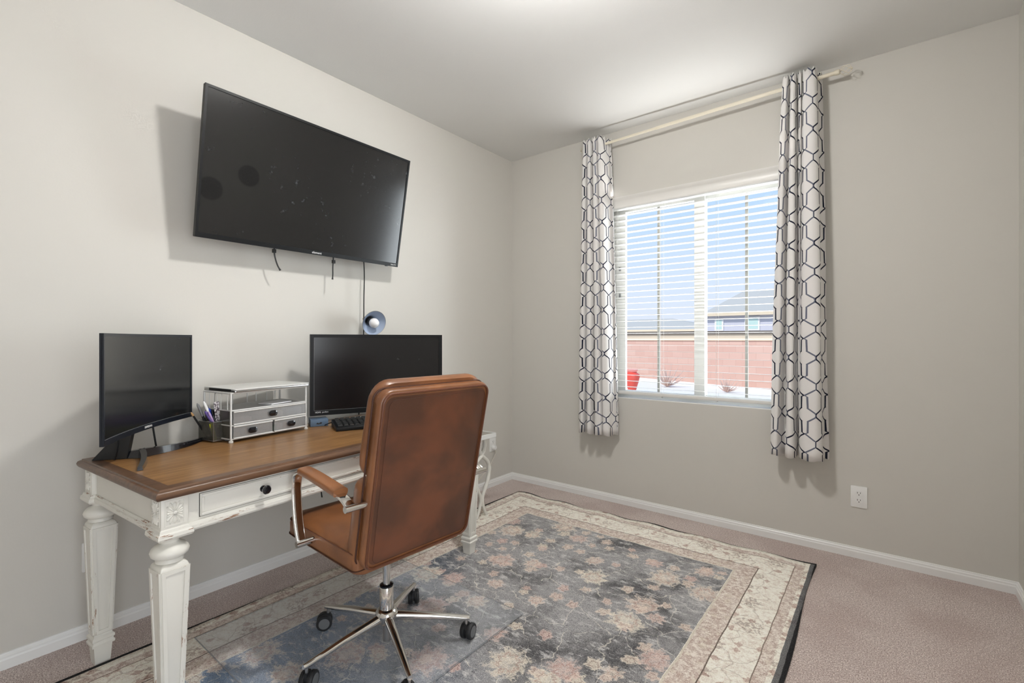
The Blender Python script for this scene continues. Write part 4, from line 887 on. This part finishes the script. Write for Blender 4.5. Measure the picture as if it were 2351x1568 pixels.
tr_ = MB(); tr_.lathe([(0.0085, -0.006), (0.0150, -0.006), (0.0150, 0.006), (0.0085, 0.006), (0.0085, -0.006)], (0, 0, 0.0155), (0, 1, 0), 28, cap=False)
o = tr_.build('tape_roll', 'grey_plastic', loc=tuple(pcw @ Vector((0.052, -0.010, -0.0035))), rot=(0, 0, oa)); tag(o, 'small grey tape roll standing against the mesh pen holder', 'tape roll')
ow = MB().tube(bez([(0, 0, 0), (0.012, 0.002, 0.012), (0.016, 0.006, 0.045), (0.006, 0.010, 0.062), (-0.004, 0.012, 0.06)], 6), 0.0014, 6).build('earphone_cord', 'clear_cord', loc=tuple(og.matrix_basis @ Vector((OW+0.006, 0.02, 0.002))), rot=(0, 0, oa)); tag(ow, 'thin grey cord looping beside the right post of the organizer', 'cord')

# ------------------------------------------------------------------ office chair (local x toward the back, y to its right-hand side in view)
chz = math.radians(-3.3)
ch = thing('office_chair', 'brown leather office chair with chrome arms and five star base, seen from behind', 'office chair', (1.030, -2.100, MATZ), chz)
Z0 = MATZ
def zz_(z): return z-Z0
lean = math.radians(11.6); BX, BZ = 0.209, zz_(0.466); up_ = Vector((math.sin(lean), 0, math.cos(lean))); nb_ = Vector((math.cos(lean), 0, -math.sin(lean)))
def bp(u_, v_, d_): return Vector((BX, 0, BZ))+Vector((0, u_, 0))+up_*v_+nb_*d_
BW, BH = 0.472, 0.590
def backshape(hw0, hw1, v0, v1, r, n=6, bow=0.0):
    pts = []
    def w_at(v_): f = (v_-v0)/(v1-v0); return hw0+(hw1-hw0)*f
    for sx_, vv, a0 in ((1, v1, 0), (-1, v1, 90), (-1, v0, 180), (1, v0, 270)):
        for k in range(n+1):
            t = math.radians(a0+90*k/n); cx_ = sx_*(w_at(vv)-r); cz = vv-r if vv == v1 else vv+r
            pts.append((cx_+r*math.cos(t), cz+r*math.sin(t)))
    return pts
def slab(name, mat, pts, levels, parent, crv=0.0):
    # levels: (depth, inset) ; pts around centroid
    cu = sum(p[0] for p in pts)/len(pts); cv_ = sum(p[1] for p in pts)/len(pts); b = MB(); rings = []
    for d_, ins in levels:
        ring = []
        for u_, v_ in pts:
            du, dv = u_-cu, v_-cv_; L_ = math.hypot(du, dv)
            su_ = (abs(du)-ins)/max(abs(du), 1e-5) if abs(du) > ins else 0.0; sv_ = (abs(dv)-ins)/max(abs(dv), 1e-5) if abs(dv) > ins else 0.0
            ring.append(bp(cu+du*su_, cv_+dv*sv_, d_+crv*(u_/0.24)**2))
        rings.append(ring)
    b.loft(rings); return b.build(name, mat, parent, smooth=50)
P0 = backshape(BW/2-0.006, BW/2, -0.018, BH, 0.045)
shell = slab('backrest', 'leather', P0, [(-0.040, 0.006), (-0.036, 0.001), (-0.010, 0.0), (-0.004, 0.004), (-0.002, 0.012)], ch)
# rear panel, slightly pillowed
b = MB(); nU, nV = 20, 24; P1 = backshape(BW/2-0.020, BW/2-0.014, -0.004, BH-0.014, 0.030)
rings = []
cu, cv_ = 0, BH/2-0.01
for k in range(8):
    f = 1-k/8; h_ = 0.010*(1-f**6)+0.0; rings.append([bp(u_*f, cv_+(v_-cv_)*f, -0.003+h_) for u_, v_ in P1])
b.loft(rings)
pan = b.build('rear_panel', 'leather_back', ch, smooth=60)
MB().tube([bp(u_, v_, 0.0005) for u_, v_ in backshape(BW/2-0.016, BW/2-0.010, -0.008, BH-0.010, 0.032)], 0.0042, 8, closed=True).build('piping', 'piping', shell)
MB().tube([bp(u_, v_, 0.0072) for u_, v_ in backshape(BW/2-0.034, BW/2-0.028, 0.012, BH-0.028, 0.022)], 0.0007, 5, closed=True).build('stitching', 'stitch', pan)
MB().tube([bp(u_, v_, -0.040) for u_, v_ in backshape(BW/2-0.002, BW/2+0.002, -0.014, BH-0.002, 0.036)], 0.003, 6, closed=True).build('piping', 'stitch', shell)
# front cushions
PU = backshape(BW/2+0.000, BW/2-0.006, 0.285, BH+0.014, 0.065)
up1 = slab('upper_cushion', 'leather', PU, [(-0.040, 0.002), (-0.050, -0.004), (-0.072, -0.004), (-0.090, 0.006), (-0.100, 0.035)], ch)
PL = backshape(BW/2-0.002, BW/2-0.002, -0.02, 0.275, 0.030)
slab('lower_cushion', 'leather', PL, [(-0.040, 0.002), (-0.052, -0.003), (-0.085, -0.002), (-0.108, 0.010), (-0.118, 0.035)], ch)
MB().tube([bp(u_, v_, -0.062) for u_, v_ in backshape(BW/2+0.002, BW/2-0.004, 0.287, BH+0.015, 0.066)], 0.0016, 6, closed=True).build('piping', 'stitch', up1)
# seat
def seat_ring(xf, xb, hw, z, r=0.05, n=6):
    pts = []
    for cx_, cy_, a0 in ((xb-r*0.4, hw-r*0.4, 0), (xf+r, hw-r, 90), (xf+r, -hw+r, 180), (xb-r*0.4, -hw+r*0.4, 270)):
        rr = r*0.4 if cx_ > 0 else r
        for k in range(n+1):
            t = math.radians(a0+90*k/n); x = cx_+rr*math.cos(t)
            sag_ = 0.0; f = (x-xf)/(xb-xf); zf = z+0.008*math.sin(PI*min(1, f*1.1))
            pts.append((x, cy_+rr*math.sin(t), zz_(zf)))
    return pts
XF, XB, HW = -0.335, 0.175, 0.238
b = MB(); b.loft([seat_ring(XF+0.02, XB, HW-0.02, 0.432), seat_ring(XF+0.004, XB, HW-0.004, 0.440), seat_ring(XF, XB, HW, 0.452), seat_ring(XF, XB, HW, 0.490), seat_ring(XF+0.004, XB, HW-0.004, 0.506), seat_ring(XF+0.018, XB, HW-0.018, 0.520), seat_ring(XF+0.05, XB, HW-0.05, 0.527), seat_ring(XF+0.14, XB-0.08, HW-0.14, 0.524)])
seat = b.build('seat', 'leather', ch, smooth=60)
MB().tube(seat_ring(XF-0.001, XB, HW+0.001, 0.449), 0.0022, 6, closed=True).build('piping', 'stitch', seat)
MB().tube(seat_ring(XF+0.003, XB, HW-0.001, 0.503), 0.0020, 6, closed=True).build('piping', 'piping', seat)
# seat side seam / back hinge plates
MB().box((-0.12, -0.09, zz_(0.395)), (0.10, 0.09, zz_(0.433))).bevel(0.008).build('tilt_mechanism', 'black_matte', ch)
MB().tube([(0.02, 0.05, zz_(0.412)), (0.02, 0.24, zz_(0.40)), (0.02, 0.285, zz_(0.392))], 0.005, 10).build('lever', 'chrome', ch)
# arms
def flatbar(path, w_, t_, side_off, mat, name, parent):
    P = [Vector(p) for p in path]; rings = []; m = len(P)
    for i, p in enumerate(P):
        tt = (P[min(i+1, m-1)]-P[max(i-1, 0)]).normalized(); n_ = Vector((-tt.z, 0, tt.x)); ring = []
        for k in range(12):
            th = 2*PI*k/12; c_, s_ = math.cos(th), math.sin(th); e_ = 0.55
            ring.append(p+Vector((0, 1, 0))*(w_/2*math.copysign(abs(c_)**e_, c_))+n_*(t_/2*math.copysign(abs(s_)**e_, s_)))
        rings.append(ring)
    return MB().loft(rings).build(name, mat, parent, smooth=60)
for s_ in (-1, 1):
    y = s_*0.283
    pth = bez([(0.228, y, zz_(0.686)), (0.19, y, zz_(0.706)), (0.10, y, zz_(0.719)), (-0.02, y, zz_(0.731)), (-0.085, y, zz_(0.736)), (-0.125, y, zz_(0.722)), (-0.140, y, zz_(0.685)), (-0.136, y, zz_(0.61)), (-0.122, y, zz_(0.54)), (-0.100, y, zz_(0.487))], 8)
    ar = flatbar(pth, 0.036, 0.011, 0, 'chrome', 'armrest', ch)
    pd = bez([(0.170, y, zz_(0.719)), (0.10, y, zz_(0.728)), (-0.01, y, zz_(0.740)), (-0.080, y, zz_(0.744))], 8)
    flatbar(pd, 0.050, 0.026, 0, 'leather', 'arm_pad', ar)
    for bx_, bz_ in ((0.230, 0.683), (-0.097, 0.484)):
        MB().tube([(bx_, y+s_*0.020, zz_(bz_)), (bx_, s_*0.225, zz_(bz_))], 0.011, 14).build('arm_bolt', 'chrome', ar)
# column and base
MB().lathe([(0.0135, zz_(0.05)), (0.0135, zz_(0.165))], n=20).build('gas_stem', 'steel', ch)
MB().lathe([(0.0140, zz_(0.24)), (0.0140, zz_(0.40))], n=20).build('gas_stem', 'chrome', ch)
MB().lathe([(0.026, zz_(0.158)), (0.0265, zz_(0.255)), (0.025, zz_(0.258))], n=28).build('column_sleeve', 'chrome', ch)
MB().lathe([(0.025, zz_(0.256)), (0.026, zz_(0.264)), (0.018, zz_(0.267)), (0.014, zz_(0.267))], n=24).build('column_ring', 'black_gloss', ch)
hub_ = MB().lathe([(0.028, zz_(0.118)), (0.034, zz_(0.125)), (0.042, zz_(0.150)), (0.042, zz_(0.160)), (0.034, zz_(0.170)), (0.027, zz_(0.174))], n=32).build('base_hub', 'chrome', ch)
cast = []
casters_rot = [2.6, 0.6, 1.9, 0.3, 1.0]
for k in range(5):
    th = math.radians(-167.7+72*k)-chz; c_, s_ = math.cos(th), math.sin(th); r0, r1 = 0.028, 0.318; z0_, z1_ = 0.143, 0.103
    def rg(r, z, w_, h_):
        ring = []
        for j in range(14):
            t = 2*PI*j/14; cc_, ss_ = math.cos(t), math.sin(t)
            ring.append((r*c_-s_*w_*cc_, r*s_+c_*w_*cc_, zz_(z)+h_*ss_))
        return ring
    b = MB(); b.loft([rg(r0, z0_, 0.017, 0.017), rg(r0+(r1-r0)*0.5, (z0_+z1_)/2+0.002, 0.014, 0.013), rg(r1-0.01, z1_, 0.0105, 0.009), rg(r1, z1_-0.001, 0.0095, 0.008)]); armo = b.build('base_arm', 'chrome', ch, smooth=60)
    rc = r1-0.012; cx_, cy_ = rc*c_, rc*s_
    b = MB(); b.lathe([(0.0055, zz_(0.062)), (0.0055, zz_(0.100))], (cx_, cy_, 0), n=12); b.build('caster_stem', 'steel', armo)
    t = casters_rot[k]; ax = Vector((math.cos(t), math.sin(t), 0)); off = Vector((-math.sin(t), math.cos(t), 0))*0.014; wc = Vector((cx_, cy_, zz_(MATZ+0.0305)))+off; b = MB()
    for s2 in (-1, 1):
        b.lathe([(0.022, 0.004), (0.030, 0.006), (0.0305, 0.010), (0.0285, 0.0115), (0.0305, 0.013), (0.0305, 0.020), (0.028, 0.023), (0.021, 0.0235)], wc, ax*s2, 28)
    b.lathe([(0.020, -0.006), (0.020, 0.006)], wc, ax, 16)
    b.box((-0.016, -0.013, -0.004), (0.016, 0.013, 0.026), None)
    vs = [v_ for v_ in b.bm.verts][-8:]
    for v_ in vs: v_.co = Matrix.Rotation(t, 3, 'Z') @ Vector((v_.co.x*0.35, v_.co.y, v_.co.z*0.8)) + wc-off*0.7+Vector((0, 0, 0.012))
    b.build('caster_wheel', 'rubber', armo, smooth=40)
    for s2 in (-1, 1): MB().lathe([(0.021, 0.0232), (0.021, 0.0242), (0.001, 0.0250)], wc, ax*s2, 24).build('wheel_cap', 'grey_cap', armo)

# ------------------------------------------------------------------ side table between desk and corner
st_ = thing('side_table', 'small side table with curled white legs and silver tray top beyond the desk', 'side table', (0.27, -0.98, 0))
def TP(x, y, z): return Vector((x-0.27, y+0.98, z))
sx0, sx1, sy0, sy1 = 0.09, 0.47, -1.19, -0.775; SZ = 0.575
b = MB(); b.loft([[tuple(TP(x, y, z)) for x, y in ((sx0+i_, sy0+i_), (sx1-i_, sy0+i_), (sx1-i_, sy1-i_), (sx0+i_, sy1-i_))] for i_, z in ((0.001, SZ-0.030), (0.0, SZ-0.028), (0.0, SZ-0.001), (0.001, SZ), (0.007, SZ), (0.008, SZ-0.006))])
b.build('tray_top', 'silver', st_, smooth=0)
MB().box(tuple(TP(sx0+0.008, sy0+0.008, SZ-0.0058)), tuple(TP(sx1-0.008, sy1-0.008, SZ-0.003))).build('mirror_inlay', 'chrome', st_, smooth=0)
def scroll(x, yc, s_):
    pts = [(yc-s_*0.020, 0.545), (yc-s_*0.030, 0.50), (yc-s_*0.022, 0.455), (yc+s_*0.004, 0.42), (yc+s_*0.058, 0.375), (yc+s_*0.078, 0.32), (yc+s_*0.066, 0.25), (yc+s_*0.034, 0.19), (yc+s_*0.008, 0.13), (yc+s_*0.020, 0.07), (yc+s_*0.050, 0.010)]
    P = bez([TP(x, y, z) for y, z in pts], 6); r = [0.0135+0.0012*math.sin(i*1.1) if i < len(P)*0.7 else 0.0125-0.0025*(i-len(P)*0.7)/(len(P)*0.3) for i in range(len(P))]
    b = MB().tube(P, r, 10, up=(1, 0, 0)); lf = b.build('leg', 'desk_white', st_, smooth=60)
    b = MB(); b.tube(bez([TP(x, yc-s_*0.004, 0.440), TP(x, yc+s_*0.014, 0.452), TP(x, yc+s_*0.018, 0.438), TP(x, yc+s_*0.010, 0.43)], 5), 0.0045, 8); b.tube(bez([TP(x, yc+s_*0.010, 0.145), TP(x, yc-s_*0.006, 0.10), TP(x, yc-s_*0.002, 0.085), TP(x, yc+s_*0.008, 0.09)], 5), 0.0045, 8); b.build('leg_curl', 'desk_white', lf, smooth=60)
for x in (0.40, 0.15):
    for yc in (-0.845, -1.11):
        scroll(x, yc, 1); scroll(x, yc, -1)
# ------------------------------------------------------------------ outside
def ext(name, c, var=0.1, sc=2.0, rough=0.9):
    a = NT(name); v = a.obj(); n1 = a.noise(v, sc, 4); a.col(a.mix(n1.outputs[0], c, tuple(x*(1-var) for x in c))); a.set(Roughness=rough); a.b.inputs['Specular IOR Level'].default_value = 0.1; return a.m
M['ground'] = ext('pale_concrete', lin(226, 222, 214), 0.06, 0.6)
a = NT('block_wall'); v = a.obj(); br = a.n('TexBrick'); mp = a.mapping(v, (1, 1, 1), rot=(PI/2, 0, 0)); a.l(mp, br.inputs['Vector'])
br.inputs['Color1'].default_value = (*lin(206, 166, 150), 1); br.inputs['Color2'].default_value = (*lin(212, 176, 160), 1); br.inputs['Mortar'].default_value = (*lin(200, 162, 146), 1)
br.inputs['Scale'].default_value = 1.0; br.inputs['Brick Width'].default_value = 0.4; br.inputs['Row Height'].default_value = 0.2; br.inputs['Mortar Size'].default_value = 0.008
a.col(br.outputs[0]); a.set(Roughness=0.95); M['block'] = a.m
M['capstone'] = ext('capstone', lin(232, 214, 186), 0.05); M['fence'] = ext('tan_boards', lin(222, 204, 180), 0.1); M['rail'] = ext('dark_rail', lin(120, 112, 104), 0.1)
M['roof'] = ext('grey_shingles', lin(190, 188, 180), 0.18, 14); M['stucco'] = ext('lilac_grey_stucco', lin(206, 204, 212), 0.05); M['stucco2'] = ext('beige_stucco', lin(214, 204, 188), 0.05)
M['pot'] = plain('red_glaze', lin(222, 84, 70), 0.25); M['kerb'] = ext('white_kerb', lin(244, 242, 238), 0.03); M['agave'] = ext('pale_agave', lin(214, 186, 172), 0.1, 6); M['winglass'] = plain('house_window_glass', lin(196, 222, 214), 0.15)
g = MB().box((-70, 0.16, -0.25), (60, 90, -0.15)).build('ground', 'ground', smooth=0); struct(g, 'pale concrete yard outside the window')
A = Vector((-4.679, 12.658)); B = Vector((0.084, 10.859)); dd = (B-A).normalized(); ang = math.atan2(dd.y, dd.x)
gw = thing('garden_wall', 'reddish block garden wall with pale capstones across the yard', 'garden wall', (A.x, A.y, -0.15), ang)
MB().box((-14, 0, 0), (12, 0.2, 1.33)).build('block_courses', 'block', gw, smooth=0)
MB().box((-14, -0.03, 1.33), (12, 0.23, 1.40)).build('capstones', 'capstone', gw, smooth=0)
kb_ = MB().box((-14, -0.75, 0), (12, -0.55, 0.10)).bevel(0.01).build('kerb', 'kerb', loc=(A.x, A.y, -0.15), rot=(0, 0, ang)); tag(kb_, 'low white kerb running along the foot of the garden wall', 'kerb')
fn = thing('board_fence', 'tan board fence with dark top rail behind the garden wall', 'fence', (-4, 19, -0.15))
MB().box((-14, 0, 0), (16, 0.05, 1.60)).build('boards', 'fence', fn, smooth=0); MB().box((-14, -0.05, 1.60), (16, 0.10, 1.74)).build('top_rail', 'rail', fn, smooth=0)
pot = thing('planter_urn', 'tall red glazed urn standing in the yard left of the window view', 'urn', (-2.57, 8.30, -0.15))
MB().lathe([(0.09, 0), (0.095, 0.03), (0.12, 0.12), (0.17, 0.28), (0.195, 0.40), (0.185, 0.47), (0.12, 0.51), (0.115, 0.53)], n=32).build('urn_body', 'pot', pot)
MB().lathe([(0.115, 0.53), (0.14, 0.56), (0.155, 0.60), (0.13, 0.60), (0.10, 0.55)], n=32).build('urn_rim', ext('pink_rim', lin(246, 170, 160)), pot)
for (px, py, s_, lb) in ((-2.35, 10.2, 0.75, 'pale spiky agave in front of the block wall, left of the window bar'), (-0.62, 9.7, 0.5, 'small pale agave in front of the block wall, right of the window bar')):
    b = MB()
    for k in range(26):
        th = 2*PI*k/26*3.1; elv = 0.5+0.9*(k/26); L_ = s_*(0.75+0.25*math.sin(k*2.3)); tip = Vector((math.cos(th)*math.cos(elv), math.sin(th)*math.cos(elv), math.sin(elv)))*L_; mid = tip*0.5+Vector((0, 0, -0.02))
        b.tube([(0, 0, 0.02), tuple(mid), tuple(tip)], [0.02*s_, 0.025*s_, 0.002], 5)
    o = b.build('agave', 'agave', loc=(px, py, -0.15)); tag(o, lb, 'plant')
def house(label, x0, x1, y0, y1, ez, rz2, wallm, wins, hipl=3.0, ovh=0.22):
    h = thing('house', label, 'house', ((x0+x1)/2, (y0+y1)/2, -0.15)); ox, oy = (x0+x1)/2, (y0+y1)/2
    MB().box((x0-ox, y0-oy, 0), (x1-ox, y1-oy, ez+0.15)).build('wall', wallm, h, smooth=0)
    b = MB(); e_ = ez+0.15; r_ = rz2+0.15; a0, a1, c0, c1 = x0-ox-ovh, x1-ox+ovh, y0-oy-ovh, y1-oy+ovh; ym = (c0+c1)/2
    vs = [b.bm.verts.new(p) for p in ((a0, c0, e_), (a1, c0, e_), (a1, c1, e_), (a0, c1, e_), (a0+hipl, ym, r_), (a1-hipl, ym, r_))]
    for f in ((0, 1, 5, 4), (1, 2, 5), (2, 3, 4, 5), (3, 0, 4), (3, 2, 1, 0)): b.bm.faces.new([vs[i] for i in f])
    b.build('roof', 'roof', h, smooth=0)
    MB().box((a0, c0-0.04, e_-0.14), (a1, c0, e_+0.02)).build('gutter', 'capstone', h, smooth=0)
    for wx, wz, ww, wh in wins:
        f = MB().box((wx-ww/2-ox-0.08, y0-oy-0.05, wz-wh/2+0.15-0.08), (wx+ww/2-ox+0.08, y0-oy+0.01, wz+wh/2+0.15+0.08)).build('window', 'kerb', h, smooth=0)
        MB().box((wx-ww/2-ox, y0-oy-0.06, wz-wh/2+0.15), (wx+ww/2-ox, y0-oy-0.05, wz+wh/2+0.15)).build('pane', 'winglass', f, smooth=0)
house('lilac grey house with hipped shingle roof seen through the right window panel', -5.15, 9, 24, 33, 2.62, 4.15, 'stucco', ((-4.5, 2.02, 0.28, 0.50), (-2.87, 2.05, 0.55, 0.55)), 1.05)
house('far low house with long shingle roof seen through the left window panel', -24, -7.2, 34, 42, 2.0, 3.05, 'stucco2', (), 5.0)
